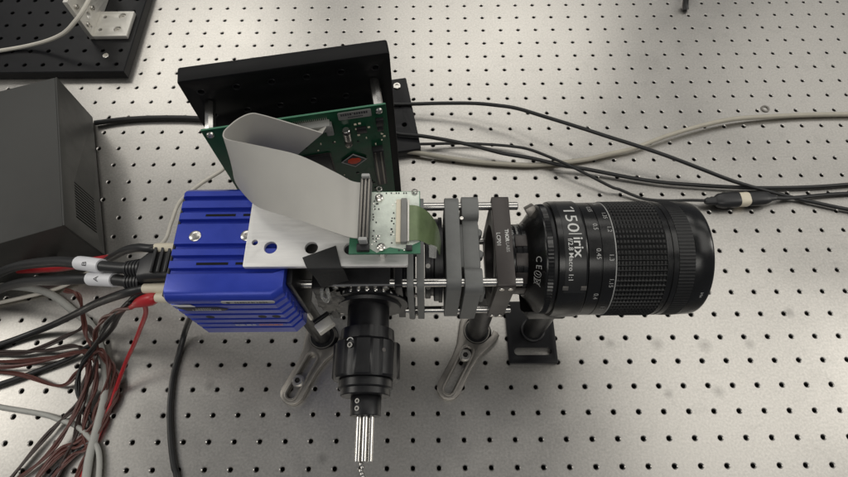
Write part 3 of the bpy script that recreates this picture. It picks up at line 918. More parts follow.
mb = MB().tube([(-327.5, 105.6, 194), (-333, 105.3, 191.5), (-345, 105.4, 184), (-358, 106.5, 170.5)], 4.2, 12, 6, rf=lambda t: 0.8 + 0.5 * math.sin(PI * min(1, t * 1.15)) - 0.35 * t)
single('banana_plug', 'red plug at the lower left corner of the blue camera', 'plug', mb, M['wire_red'], (-327.5, 105.6, 194))
mb = MB().tube([(-420, 168, 120), (-470, 176, 90), (-520, 190, 50), (-600, 205, 10)], 4.5, 10, 6)
single('red_cable', 'dark red cable behind the labelled black cables at the left edge', 'cable', mb, M['wire_red'], (-420, 168, 120))
single('wire', 'bright red wire slanting down from the red plug', 'wire', MB().tube(C['redwire'], 1.9, 8, 8), M['wire_red'], C['redwire'][0])

# ------------------------------------------------------------------ aluminium plate and small board on it
al = Thing('aluminium_plate', 'bare aluminium plate with large round holes lying on the blue camera', 'plate', (-200, 130, 240.6))
ho = [circ(-235, 120.8, 4.2, 20), circ(-208.9, 120.4, 4.2, 20), circ(-184, 119.5, 4.2, 20), circ(-245.5, 124.5, 2.0, 12)]
mb = MB().plate(rrect(-251, -147.4, 107.5, 157, 1.0, 2), ho, 3.2, 0.25, Tr(0, 0, 242.2))
al.part('plate', mb, M['aluminium'])
ab = Thing('adapter_board', 'small green and silver adapter board screwed on the aluminium plate', 'circuit board', (-161, 132, 243.8))
mb = MB().box(-183, -139.4, 110.4, 154, 254.4, 256, 0.0)
ab.part('board', mb, M['pcb_edge'])
tin = MB().plate([(-170, 113.5), (-166, 110.9), (-158, 114.5), (-150, 113.0), (-139.9, 118), (-139.9, 153.6), (-177, 153.6), (-177, 114)], [], 0.12, 0.02, Tr(0, 0, 256.09))
ab.part('tinned_area', tin, M['pcb_light'])
ab.copies('standoff', MB().cyl((0, 0, 0), (0, 0, 10.4), 2.6, 6), M['steel'], [(-165.4, 149, 243.9), (-163.2, 114.2, 243.9), (-143, 150, 243.9)])
ab.copies('screw', MB().lathe([(0, 0), (0, 2.7), (1.3, 2.6), (1.9, 1.7), (1.3, 1.1), (1.1, 0)], (0, 0, 0), (0, 0, 1), 14), M['screw'], [(-165.4, 149, 256.2), (-163.2, 114.2, 256.2)])
for x, y in ((-165.8, 155.6), (-142.8, 153.2)):
    ab.part('wire_hook', MB().lathe([(0, 1.6), (0.5, 2.1), (1.0, 1.6), (0.5, 1.2), (0, 1.6)], (x, y, 256.3), (0, 0, 1), 16), M['screw'])
# double row header with latches holding the ribbon
hd = MB().box(-177.2, -170.4, 116.5, 160.5, 256.05, 262.4, 0.4)
hdr = ab.part('header', hd, M['black_plastic'])
for x in (-176.6, -174.4, -172.2):
    ab.part('rail', MB().box(x, x + 1.3, 117.5, 159.5, 262.5, 263.4, 0.2), M['clamp'], parent=hdr)
for y in (115.2, 160.0):
    ab.part('latch', MB().box(-176.5, -171.2, y, y + 2.4, 256.1, 265, 0.7), M['grey_print'], parent=hdr)
ab.part('key_block', MB().box(-178, -170.2, 111.2, 115.8, 256.05, 259.5, 0.4), M['black_plastic'])
zf = ab.part('flex_socket', MB().box(-154.4, -151.4, 116.5, 146.5, 256.1, 259.2, 0.3), M['cream'])
ab.part('socket_latch', MB().box(-151.3, -147.6, 116.2, 146.8, 256.1, 260.2, 0.4), M['grey_plastic'], parent=zf)
ab.part('contact_strip', MB().box(-147.4, -146.2, 117, 146, 256.2, 259.4, 0.1), M['blasted_alu'], parent=zf)
ab.part('chip', MB().box(-148.2, -144.4, 111.6, 115.2, 256.15, 257.9, 0.2), M['black_plastic'])
pads = MB()
rnd = random.Random(4)
for k in range(60):
    side = rnd.random()
    if side < 0.45:
        x, y = rnd.uniform(-169.5, -167.2) + rnd.choice((0, 2.6)), 116 + rnd.randrange(18) * 1.9
    elif side < 0.7:
        x, y = rnd.uniform(-158, -155.4), 115 + rnd.randrange(17) * 1.9
    elif side < 0.9:
        x, y = -163 + rnd.randrange(14) * 1.6, 152.2
    else:
        x, y = -164 + rnd.randrange(14) * 1.6, 112
    pads.box(x, x + 0.8, y, y + 0.8, 256.16, 256.5, 0, rnd.choice((0, 0, 1)))
o = ab.part('solder_pads', pads, [M['dark_print'], M['screw']])
o['kind'] = 'stuff'

def strip(E1, E2, thick, sub=5, across=6):
    A = catmull([Vector(p) for p in E1], sub)
    B = catmull([Vector(p) for p in E2], sub)
    bm = bmesh.new()
    rows = [[bm.verts.new(a.lerp(b, k / across)) for k in range(across + 1)] for a, b in zip(A, B)]
    for r0, r1 in zip(rows, rows[1:]):
        for k in range(across):
            bm.faces.new((r0[k], r0[k + 1], r1[k + 1], r1[k]))
    bmesh.ops.recalc_face_normals(bm, faces=bm.faces)
    bmesh.ops.solidify(bm, geom=bm.faces[:], thickness=thick)
    return MB().bm(bm)
E1 = [(-207.4, 207.4, 248), (-228.9, 210.1, 256), (-246.1, 210.8, 264), (-252.6, 209.2, 267.5), (-258.5, 202.5, 270.8), (-262.4, 194, 274), (-263.9, 186, 277.2), (-260.2, 178.6, 280.2), (-246.8, 174.1, 282), (-231.3, 170.9, 281), (-213.1, 167.2, 278), (-192.5, 160.8, 269), (-182.6, 158.1, 262.6), (-173.8, 157.2, 261.4)]
E2 = [(-234.6, 209.9, 215.8), (-253.6, 211.2, 222), (-265.1, 206.3, 226.5), (-270.7, 201.5, 229.8), (-272.9, 192.7, 232.5), (-271.1, 182.4, 235.2), (-266.6, 172.4, 238), (-256.6, 158.8, 246), (-243.4, 144.5, 255), (-226.8, 136.3, 259), (-209.9, 129.3, 262), (-190.7, 120.9, 264), (-181.7, 118.4, 262.6), (-173.8, 118, 261.4)]
rb = Thing('ribbon_cable', 'wide pale grey ribbon cable folded over from the circuit board to the adapter board', 'cable', (-210, 160, 250))
rb.part('ribbon', strip(E1, E2, 0.8, 6, 20), M['ribbon'], sharp=60)
# the folded-back end that goes into the socket on the circuit board
A = [Vector(E1[0]), Vector((-206.8, 211.5, 246)), Vector((-206, 218.6, 241.5))]
B = [Vector(E2[0]), Vector((-234, 213.8, 222)), Vector((-230.5, 214.8, 238.5))]
rb.part('folded_end', strip(A, B, 0.8, 4, 6), M['ribbon'], sharp=60)

fx = Thing('flex_circuit', 'translucent green flex circuit bending from the adapter board down to the sensor', 'flex cable', (-140, 130, 250))
F1 = [(-150, 142.6, 258.3), (-146, 142.4, 258.8), (-140, 141.4, 258.6), (-133.2, 140.2, 251), (-128, 137.5, 238), (-125.5, 134, 222)]
F2 = [(-150, 117.6, 258.3), (-146, 117.8, 258.6), (-139.8, 118.2, 257.6), (-132.5, 119.5, 247), (-128.6, 122, 236), (-126.5, 124, 222)]
fx.part('flex', strip(F1, F2, 0.5, 5, 4), M['flex'])
fx.part('clear_tab', strip([(-134, 119.5, 249), (-131, 119.5, 247.5), (-129, 120, 244)], [(-134, 112, 246), (-131.5, 112, 244.5), (-129.5, 113, 242)], 0.4, 4, 3), M['clear'])

# ------------------------------------------------------------------ 60 mm cage optics along +x
AY, AZ = 140.5, 176.0
TYZ = lambda x: frame((x, AY, AZ), (0, 1, 0), (0, 0, 1), (1, 0, 0))   # plate plane: x along +y, y along +z
RODS = [(30, 30), (-30, 30), (-30, -30), (30, -30)]
def rod(label, dy_, dz_, xa, xb):
    t = Thing('cage_rod', label, 'rod', ((xa + xb) / 2, AY + dy_, AZ + dz_), 'steel rods joining the cage plates')
    t.part('shaft', MB().cyl((xa, AY + dy_, AZ + dz_), (xb, AY + dy_, AZ + dz_), 2.99, 18, b=0.5), M['steel'])
    return t
rod('polished steel cage rod, upper one at the rear, passing behind the green flex', 30, 30, -200, -67.5)
r2 = rod('polished steel cage rod, upper one at the front, passing under the black tape', -30, 30, -224, -69)
rod('polished steel cage rod, lower one at the front, crossing behind the black lens tube', -30, -30, -208, -69)
rod('polished steel cage rod, lower one at the rear, mostly hidden by the plates', 30, -30, -200, -67.5)
r2.part('end_nut', MB().lathe([(0, 0), (0, 2.2), (3, 3.9), (5, 3.9), (6.5, 2.5), (6.5, 0)], (-230, AY - 30, AZ + 30), (1, 0, 0), 8), M['screw'])

rodholes = [circ(a, b, 3.05, 16) for a, b in RODS]
lp = Thing('cage_plate', 'brown-black square cage plate with white lettering next to the lens adapter', 'cage plate', (-81, AY, 140))
mb = MB().plate(rrect(-35.5, 35.5, -35.5, 35.5, 2.0, 3), [circ(0, 0, 26.5, 40)] + rodholes, 12.6, 0.5, TYZ(-81))
lp.part('plate', mb, M['bronze_black'])
def flat_text(txt, size, x, y0, z, bold=0.0):
    v, f = text_geo(txt, size, bold, 'LEFT')
    return MB().add([(x + q.y, y0 - q.x, z) for q in v], f)
lp.part('lettering', flat_text('THOR', 3.5, -79.4, 148.5, AZ + 35.56, 0.12), M['white_print'], label='white lettering')
lp.part('lettering', flat_text('LABS', 3.5, -79.4, 138.2, AZ + 35.56, 0.0), M['grey_print'], label='thin grey lettering')
lp.part('lettering', flat_text('LCP01', 4.0, -85.6, 146, AZ + 35.56, 0.02), M['white_print'])
st = MB().lathe([(0, 0), (0, 1.9), (0.5, 1.7), (0.5, 0.9), (-0.3, 0.9), (-0.3, 0)], (0, 0, 0), (0, 0, 1), 10)
lp.copies('set_screw', st, M['screw'], [frame((x, AY - 35.52, z), (1, 0, 0), (0, 0, 1), (0, -1, 0)) for x, z in ((-84, AZ + 30), (-78, AZ + 30), (-84, AZ - 30), (-78, AZ - 30))])

# grey printed twin plate
gp = Thing('printed_mount', 'mid-grey printed plastic cage mount with rounded corner lugs left of the cage plate', 'mount', (-109, AY, 140))
mb = MB().plate(rrect(-36, 37, -36.5, 37, 9, 5), [circ(0, 0, 24, 36)] + rodholes, 10.4, 0.6, TYZ(-116.8))
gp.part('inner_plate', mb, M['plastic_grey'])
outl = [(-38, -36), (-38, 36)] ; 
lugs = []
mb = MB().plate(rrect(-37, 36.5, -36.5, 30, 4, 3), [circ(0, 0, 24, 36)] + rodholes[2:], 11.6, 0.6, TYZ(-103.6))
gp.part('outer_plate', mb, M['plastic_grey'])
for (y0, y1) in ((-38.5, -20.5), (18, 36.5)):
    mb = MB().plate(rrect(y0, y1, 22, 37, 6, 5), [circ(-30 if y0 < 0 else 30, 30, 3.05, 14)], 12.4, 0.6, TYZ(-103.4))
    gp.part('lug', mb, M['plastic_grey'])
gp.part('saddle', MB().box(-111.58, -97.4, AY - 18.5, AY + 15.5, AZ + 20.6, AZ + 29.5, 0.8), M['plastic_grey'])
for y_ in (AY - 8, AY + 9):
    gp.part('saddle_knob', MB().cyl((-98.0, y_, AZ + 21), (-98.0, y_, AZ + 29.0), 3.2, 18, b=0.6), M['plastic_grey'])
gp.part('ledge', MB().box(-97.75, -94.6, AY - 36, AY - 24.5, AZ + 4, AZ + 24, 1.0), M['plastic_grey'])
gp.copies('set_screw', MB().lathe([(0, 0), (0, 1.5), (0.4, 1.3), (0.4, 0.7), (-0.3, 0.7), (-0.3, 0)], (0, 0, 0), (0, 0, 1), 10), M['screw'], [(-109.8, AY + 17.5, AZ + 35.0)])

# grey split plate at the left
gs = Thing('printed_clamp', 'grey split printed plate at the right end of the small board', 'mount', (-143, AY, 140))
for x, w in ((-146.9, 4.6), (-139.9, 5.2)):
    mb = MB().plate(rrect(-37.5, 36, -36.5, 37, 7, 4), [circ(0, 0, 26, 36)] + rodholes, w, 0.5, TYZ(x))
    gs.part('half_plate', mb, M['plastic_grey'])
gs.part('bridge', MB().box(-144.5, -142.6, AY - 10, AY + 12, AZ + 28.5, AZ + 35, 0.3), M['plastic_grey'])
gs.copies('clamp_screw', socket_screw(2.2, 1.8), M['screw'], [frame((-143.6, AY - 34, z), (1, 0, 0), (0, 0, 1), (0, -1, 0)) for z in (AZ + 18, AZ - 26)])

# sensor head between the grey mounts
sh = Thing('sensor_head', 'round black sensor mount between the two grey printed mounts', 'camera sensor', (-130, AY, 146))
sh.part('barrel', MB().lathe([(0, 0), (0, 29), (0.6, 29.6), (4.2, 29.6), (4.6, 27.5), (6.4, 27.5), (6.8, 31), (7.4, 31.6), (11.5, 31.6), (12, 31), (12, 0)], (-136.9, AY, AZ), (1, 0, 0), 64), M['anodized'])
gear = lambda k, i, n: 1 + (0.012 if i % 2 else -0.004)
sh.part('knurled_ring', MB().lathe([(0, 30), (0, 32.3), (2.6, 32.3), (2.6, 30)], (-126.4, AY, AZ), (1, 0, 0), 120, rfun=gear), M['anodized'])
sh.copies('set_screw', st, M['dull_screw'], [frame((-134.5, AY + 29.6 * math.sin(a), AZ + 29.6 * math.cos(a)), (1, 0, 0), (0, -math.cos(a), math.sin(a)), (0, math.sin(a), math.cos(a))) for a in (-0.55, -1.15)])

# beam splitter cube under the aluminium plate
cu = Thing('cage_cube', 'black cage cube under the aluminium plate carrying the lens tube', 'cage cube', (-178, AY, 140))
cu.part('housing', MB().box(-203, -160.5, AY - 32, AY + 33, AZ - 31, AZ + 33, 1.0), M['anodized'])
mb = MB().plate(rrect(-35, 35, -36, 36, 2, 3), [circ(0, 0, 22, 30)] + rodholes, 5.2, 0.4, TYZ(-155.0))
cu.part('end_plate', mb, M['anodized'])
mb = MB().plate(rrect(-35, 35, -36, 36, 2, 3), rodholes, 6, 0.4, TYZ(-207.5))
cu.part('end_plate', mb, M['anodized'])
cu.part('spacer_block', MB().box(-152.3, -149.3, AY - 27, AY + 29, AZ - 26, AZ + 31, 0.4), M['anodized'])
cu.copies('screw', socket_screw(2.4, 2.0), M['screw'], [frame((x, AY - 32, z), (1, 0, 0), (0, 0, 1), (0, -1, 0)) for x, z in ((-199, AZ + 28), (-164, AZ + 28), (-164, AZ - 26), (-199, AZ - 26))])
cu.part('side_clamp', MB().box(-214, -204.5, AY - 36.5, AY - 24, AZ + 21, AZ + 37, 1.2), M['anodized'])

# lens tube pointing at the viewer
LX, LZ = -178.4, 176.0
lt = Thing('lens_tube', 'black lens tube with fluted collar and steel pins pointing at the viewer', 'lens tube', (LX, 60, 140))
ax = (0, -1, 0)
o_ = (LX, 108.4, LZ)
fl_ = lt.part('flange', MB().lathe([(0, 0), (0, 29), (0.5, 29.6), (3.6, 29.6), (4.2, 29), (4.2, 24), (6.4, 23), (6.4, 0)], o_, ax, 56), M['anodized'])
dots = []
for k in range(-4, 5):
    a = R(11.6 * k + 3)
    nrm = Vector((math.sin(a), 0, math.cos(a)))
    dots.append(frame(Vector((LX, 106.3, LZ)) + nrm * 29.4, (0, 1, 0), nrm.cross(Vector((0, 1, 0))), nrm))
lt.copies('ball_screw', MB().lathe([(-0.3, 0), (-0.3, 1.5), (0.4, 1.4), (0.8, 0.7), (0.8, 0)], (0, 0, 0), (0, 0, 1), 10), M['steel'], dots, parent=None)
lt.part('tube', MB().lathe([(0, 0), (0, 15.2), (18, 15.2), (18.4, 14.8), (19, 14.8), (19, 0)], (LX, 102.0, LZ), ax, 40), M['anodized'])
def flute(k, i, n):
    a = (i / n * 8) % 1.0
    d = abs(a - 0.5)
    return 1.0 if (k in (0, 1, 6, 7)) else (0.955 if d < 0.17 else 1.0)
lt.part('fluted_collar', MB().lathe([(0, 0), (0, 19), (8.0, 19.4), (9.4, 22.6), (10.6, 23.6), (33.5, 23.6), (34.8, 22.4), (34.8, 0)], (LX, 84.5, LZ), ax, 96, rfun=flute), M['anodized'])
lt.part('retaining_ring', MB().lathe([(0, 0), (0, 18.2), (0.5, 18.6), (5.5, 18.6), (6, 18.2), (6.6, 17), (10.4, 17), (11, 16.4), (11, 0)], (LX, 49.8, LZ), ax, 60, rfun=lambda k, i, n: 1 + (0.006 if i % 2 else 0)), M['anodized'])
cc = lt.part('pin_chuck', MB().lathe([(0, 0), (0, 10.2), (0.4, 10.5), (12.6, 10.5), (13, 10.1), (13, 0)], (LX + 0.6, 39, LZ), ax, 32), M['anodized'])
def ringmark(cx, y, r0, rr):
    a = math.asin((cx - LX) / rr)
    nrm = Vector((math.sin(a), 0, math.cos(a)))
    return frame(Vector((LX, y, LZ)) + nrm * rr, nrm.cross(Vector((0, 1, 0))) * -1, Vector((0, 1, 0)), nrm)
lt.copies('set_screw', MB().lathe([(0.05, 1.75), (0.4, 1.6), (0.4, 0.95), (0.05, 0.9)], (0, 0, 0), (0, 0, 1), 14).lathe([(0.1, 0.95), (0.1, 0)], (0, 0, 0), (0, 0, 1), 14, 1), [M['dull_screw'], M['bore']], [ringmark(LX - 4.2, 34.8, 0, 10.5), ringmark(LX - 4.2, 30.0, 0, 10.5)])
for o in lt.o.children:
    pass
lt.copies('collar_screw', MB().lathe([(0.05, 2.0), (0.4, 1.8), (0.4, 1.15), (0.05, 1.1)], (0, 0, 0), (0, 0, 1), 16).lathe([(0.1, 1.15), (0.1, 0)], (0, 0, 0), (0, 0, 1), 16, 1), [M['dull_screw'], M['bore']], [ringmark(LX - 9.4, 69.5, 0, 23.5)])
mk = MB()
T_ = ringmark(LX - 9.4, 73.2, 0, 23.6)
arc = [(2.4 * math.cos(R(20 + 14 * k)), 2.4 * math.sin(R(20 + 14 * k)) - 1.2, 0.08) for k in range(11)]
mk.tube([T_ @ Vector(p) for p in arc], 0.35, 6, 1)
lt.part('arc_mark', mk, M['white_print'])
lt.copies('collar_dimple', MB().lathe([(0.02, 0), (0.02, 1.5), (0.1, 1.4), (0.1, 0)], (0, 0, 0), (0, 0, 1), 14), M['bronze_black'], [ringmark(LX + 13.5, 66.5, 0, 23.6)])
pinm = MB().cyl((0, 0, 0), (0, -28.5, 0), 1.95, 12, b=0.3)
lt.copies('steel_pin', pinm, M['steel'], [(LX - 3.4, 26.2, LZ + 1.4), (LX + 0.9, 26.2, LZ + 2.6), (LX + 4.6, 26.2, LZ + 0.8), (LX - 2.0, 26.2, LZ - 3.0), (LX + 2.4, 26.2, LZ - 2.2)])
bead = MB()
p = Vector((LX - 1.0, -3.5, LZ))
for k in range(7):
    q = p + Vector((0.7 * math.sin(k * 2.1) + k * 0.15, -1.9 * k, -1.1 * k))
    bead.lathe([(-1.5, 0), (-1.1, 1.0), (0, 1.5), (1.1, 1.0), (1.5, 0)], q, (0.25, -1, -0.4), 10)
lt.part('bead_chain', bead, M['steel'])

# ------------------------------------------------------------------ lens
ln = Thing('camera_lens', 'large black macro lens with white lettering lying horizontally at the right', 'lens', (0, AY, AZ - 44))
def lx(prof, n=96, rf=None):
    return MB().lathe(prof, (0, AY, AZ), (1, 0, 0), n, rfun=rf)
adr = ln.part('adapter_ring', lx([(-74.4, 0), (-74.4, 26.2), (-74, 26.6), (-71.5, 26.6), (-71.2, 26.0), (-70.4, 26.0), (-70.2, 26.8), (-66.8, 26.8), (-66.5, 26.2), (-65.8, 26.2), (-65.6, 27.2), (-62, 27.2), (-61.6, 26.6), (-60.5, 26.6), (-60.5, 0)]), M['lens_black'])
ln.part('mount_cone', lx([(-62.5, 0), (-62.5, 28.6), (-61, 30.2), (-53.6, 40.2), (-52.4, 41.2), (-51.4, 41.2), (-51.4, 0)]), M['lens_black'])
ln.part('serrated_ring', lx([(-51.4, 39), (-51.4, 41.6), (-47.6, 41.9), (-47.6, 39)], 200, lambda k, i, n: 1 + (0.008 if i % 2 else -0.006)), M['lens_black'])
ln.part('bright_ring', lx([(-47.5, 39), (-47.5, 41.2), (-46.9, 41.6), (-44.8, 41.6), (-44.6, 39)]), M['anodized'])
brl = ln.part('barrel', lx([(-44.9, 0), (-44.9, 42.2), (-44.2, 43.6), (-41.8, 44.1), (-25.4, 44.1), (-24.6, 43.6), (-24.4, 42.9), (-24.0, 42.4), (-23.6, 42.9), (-15.2, 42.9), (-14.9, 42.4), (-14.4, 42.4), (-14.1, 42.9), (-5.6, 42.9), (-5.4, 0)], 128), M['lens_black'])
ln.part('white_line', lx([(-5.4, 41), (-5.4, 43.05), (-4.7, 43.05), (-4.7, 41)], 128), M['grey_print'])
# focus ring with a grid of recessed square cells
bm = bmesh.new()
NA, NX = 72, 14
xa, xb, rr = -4.4, 30.0, 43.5
rows = []
for k in range(NX + 1):
    x = xa + (xb - xa) * k / NX
    rows.append([bm.verts.new((x, AY + rr * math.sin(2 * PI * i / NA), AZ + rr * math.cos(2 * PI * i / NA))) for i in range(NA)])
fs = []
for r0, r1 in zip(rows, rows[1:]):
    for i in range(NA):
        fs.append(bm.faces.new((r0[i], r0[(i + 1) % NA], r1[(i + 1) % NA], r1[i])))
bmesh.ops.recalc_face_normals(bm, faces=bm.faces)
bmesh.ops.inset_individual(bm, faces=fs, thickness=0.72, depth=0.0)
for f in fs:
    n_ = f.normal
    c_ = f.calc_center_median()
    out = Vector((0, c_.y - AY, c_.z - AZ)).normalized()
    for v in f.verts:
        ang_ = math.atan2(v.co.y - AY, v.co.z - AZ)
        cen_ = math.atan2(c_.y - AY, c_.z - AZ)
        da = (ang_ - cen_ + PI) % (2 * PI) - PI
        r_v = math.hypot(v.co.y - AY, v.co.z - AZ) - 0.9
        v.co = Vector((v.co.x, AY + r_v * math.sin(cen_ + da * 0.66), AZ + r_v * math.cos(cen_ + da * 0.66)))
mb = MB().bm(bm)
mb.lathe([(xa, 41), (xa, 43.5)], (0, AY, AZ), (1, 0, 0), NA)
mb.lathe([(xb, 43.5), (xb + 0.4, 43.4), (xb + 0.6, 41)], (0, AY, AZ), (1, 0, 0), NA)
ln.part('focus_ring', mb, M['rubber'], sharp=25)
ln.part('waist', lx([(30.4, 40), (30.4, 42.9), (33.0, 42.9), (33.3, 42.5), (34.2, 42.5), (34.5, 43.1), (38.0, 43.1), (38.3, 40)], 128), M['lens_black'])
ln.part('ribbed_ring', lx([(38.3, 40), (38.3, 43.1), (49.2, 43.1), (49.2, 40)], 220, lambda k, i, n: 1 + (0.004 if i % 2 else -0.006)), M['rubber'])
fr_ = ln.part('front_barrel', lx([(49.2, 0), (49.2, 42.9), (50, 43.2), (60.5, 42.7), (62.2, 42.2), (63, 41.6), (63, 39.4), (61.8, 39.0), (61.6, 38.4), (55, 37.6), (55, 0)], 128), M['lens_black'])
ln.part('front_glass', lx([(56.6, 0), (56.2, 20), (55.1, 37)], 64), M['glass'])
def bent_text(txt, size, phi_deg, x, rad, bold=0.0, align='LEFT', slope=0.0, wide=1.0, flag=False):
    """lettering read downwards round the barrel; slope = change of radius with x (for the cone)"""
    v, f = text_geo(txt, size, bold, align)
    if flag:
        b_ = len(v)
        v = v + [Vector((x_ * size, y_ * size, 0)) for x_, y_ in ((-0.10, 0.52), (-0.10, 0.61), (0.10, 0.70), (0.10, 0.61))]
        f = f + [[b_, b_ + 1, b_ + 2, b_ + 3]]
    vs = []
    for q in v:
        a = R(phi_deg) + q.x * wide / rad
        r_ = rad + slope * q.y + 0.12
        vs.append((x + q.y, AY - r_ * math.sin(a), AZ + r_ * math.cos(a)))
    return MB().add(vs, f)
ln.part('lettering', bent_text('150', 11.6, -32.5, -37.0, 44.3, 0.0, wide=1.42, flag=True), M['white_print'], label='large white number 150', parent=brl)
ln.part('divider', MB().add([(x, AY - 44.42 * math.sin(R(a)), AZ + 44.42 * math.cos(R(a))) for a in (0.2, 1.0) for x in (-37.0, -28.0)], [(0, 1, 3, 2)]), M['white_print'], parent=brl)
ln.part('lettering', bent_text('irix', 9.4, 3.5, -34.0, 44.3, 0.12, wide=1.15), M['white_print'], label='bold white word irix', parent=brl)
ln.part('lettering', bent_text('f/2.8 Macro 1:1', 4.6, 5, -38.0, 44.3, 0.02, wide=1.08), M['white_print'], label='small white line f/2.8 Macro 1:1', parent=brl)
for txt, phi, x, sz in (('56', -49, -11.6, 4.4), ('1.35', -27, -9.6, 4.2), ('1.2', -8.5, -9.0, 4.2), ('0.5', -11.5, -18.6, 4.6), ('1.3', 19, -9.8, 4.4), ('0.45', 14, -18.6, 4.6), ('1.15', 42, -9.2, 4.2), ('0.4', 58, -18.6, 4.6), ('1:1', 76, -11.0, 4.4), ('0.55', -38, -18.6, 4.4)):
    ln.part('scale_number', bent_text(txt, sz, phi, x, 42.9), M['grey_print'], parent=brl)
ln.part('rim_lettering', bent_text('irix', 3.0, 58, 56.0, 43.0, 0.0, wide=1.2), M['white_print'], parent=fr_)
sl_ = (41.2 - 30.2) / 8.6
ln.part('lettering', bent_text('C E', 4.4, 20, -58.4, 34.2, 0.0, wide=1.35, slope=sl_), M['grey_print'], label='grey conformity mark on the mount cone')
# round and bin marks below it
def cone_pt(x, a):
    r_ = 30.2 + (x + 61) * (11.0 / 8.6) + 0.35
    return (x, AY - r_ * math.sin(a), AZ + r_ * math.cos(a))
mk = MB()
mk.tube([cone_pt(-57.4 + 1.9 * math.cos(t), R(41) + 2.3 / 36 * math.sin(t)) for t in [2 * PI * k / 14 for k in range(15)]], 0.22, 5, 1)
mk.tube([cone_pt(-58.4, R(40)), cone_pt(-57.2, R(41.5)), cone_pt(-56.0, R(41))], 0.22, 5, 2)
mk.tube([cone_pt(-59.2, R(48)), cone_pt(-58.8, R(53)), cone_pt(-56.2, R(53.5)), cone_pt(-55.6, R(47.5)), cone_pt(-59.2, R(48))], 0.22, 5, 1)
mk.tube([cone_pt(-59.4, R(46)), cone_pt(-55.4, R(55))], 0.22, 5, 1)
mk.tube([cone_pt(-59.2, R(55)), cone_pt(-55.6, R(46))], 0.22, 5, 1)
ln.part('round_and_bin_marks', mk, M['grey_print'])
for x, phi0, w in ((-73.8, -42, 9), (-69.9, -45, 10)):
    mk = MB()
    a = phi0
    rnd = random.Random(int(phi0))
    while a < phi0 + 26:
        h_ = rnd.uniform(1.2, 2.2)
        mk.add([(x + dx_, AY - 27.0 * math.sin(R(b)), AZ + 27.0 * math.cos(R(b))) for b in (a, a + 2.2) for dx_ in (0.4, 0.4 + h_)], [(0, 1, 3, 2)])
        a += 3.3
    ln.part('lettering', mk, M['grey_print'], parent=adr, label='fine lettering on the adapter ring')
for phi in (-6, 24, 54, 84):
    a = R(phi)
    nrm = Vector((0, -math.sin(a), math.cos(a)))
    T = frame(Vector((-63.8, AY, AZ)) + nrm * 27.0, (1, 0, 0), nrm.cross(Vector((1, 0, 0))), nrm)
    ln.part('grip_flat', MB().box(-7.4, 1.5, -4.6, 4.6, -0.6, 0.5, 0.35, 0, T), M['bronze_black'], parent=adr)
# label panel edge clips
for phi in (51,):
    for x in (-39.6, -27.0):
        a = R(phi)
        nrm = Vector((0, -math.sin(a), math.cos(a)))
        T = frame(Vector((x, AY, AZ)) + nrm * 44.1, (1, 0, 0), nrm.cross(Vector((1, 0, 0))), nrm)
        ln.part('panel_clip', MB().box(-2, 2, -1.6, 1.6, -0.3, 0.5, 0.2, 0, T), M['clamp'], parent=brl)
pa = MB()
ang = [R(-52 + 4 * k) for k in range(28)]
vs, fs = [], []
for a in ang:
    for x, r_ in ((-40.6, 44.05), (-40.4, 44.28), (-26.0, 44.28), (-25.8, 44.05)):
        vs.append((x, AY - r_ * math.sin(a), AZ + r_ * math.cos(a)))
for k in range(len(ang) - 1):
    for q in range(3):
        fs.append((k * 4 + q, k * 4 + q + 1, k * 4 + q + 5, k * 4 + q + 4))
ln.part('label_panel', MB().add(vs, fs), M['panel_black'], parent=brl)
# grey square release tab on the flange
a = R(-50)
nrm = Vector((-0.55, -math.sin(a), math.cos(a))).normalized()
ey = Vector((0, -math.cos(a), -math.sin(a)))
ey = (ey - nrm * ey.dot(nrm)).normalized()
T = frame((-58.0, AY + 40 * math.sin(-a), AZ + 40 * math.cos(a)), ey.cross(nrm), ey, nrm)
tab = ln.part('release_tab', MB().box(-3.6, 3.6, -4.4, 4.4, -6, 1.6, 0.5, 0, T), M['clamp'])
ln.part('tab_slot', MB().box(-2.4, 2.4, -4.5, -4.42, -1.5, 0.2, 0, 0, T), M['grey_print'], parent=tab)
# tripod foot of the collar going down to the post
mb = MB()
vs = []
for z, x0, x1, y0, y1 in ((AZ - 26, -62, -38, AY - 34, AY + 8), (AZ - 42, -58, -30, AY - 30, AY + 8), (AZ - 58, -52, -18, AY - 30, AY + 14)):
    vs.append([(x, y, z) for x, y in rrect(x0, x1, y0, y1, 3, 2)])
n = len(vs[0])
fs = [(a_ * n + i, a_ * n + (i + 1) % n, a_ * n + n + (i + 1) % n, a_ * n + n + i) for a_ in range(2) for i in range(n)] + [tuple(range(n)), tuple(2 * n + i for i in range(n))]
mb.add([p for r_ in vs for p in r_], fs)
ln.part('collar_foot', mb, M['lens_black'], sharp=50)

# ------------------------------------------------------------------ posts, clamps, base plate
bp_ = Thing('base_plate', 'black slotted base plate with a post under the lens mount', 'base plate', (-25, 128, 0))
TBP = Tr(-25.5, 128.5, 3.2)
mb = MB().plate(rrect(-25, 25, -31.5, 36, 2, 3), [slot(-15.5, -18.5, 15.5, -18.5, 3.7)], 6.0, 0.7, TBP)
bp_.part('plate', mb, M['anodized_board'])
bp_.part('post', MB().lathe([(0, 0), (0, 12), (0.5, 12.4), (6, 12.4), (6.5, 10.6), (110, 10.6), (110, 0)], (-24.5, 131, 6.3), (0, 0, 1), 36), M['anodized'])

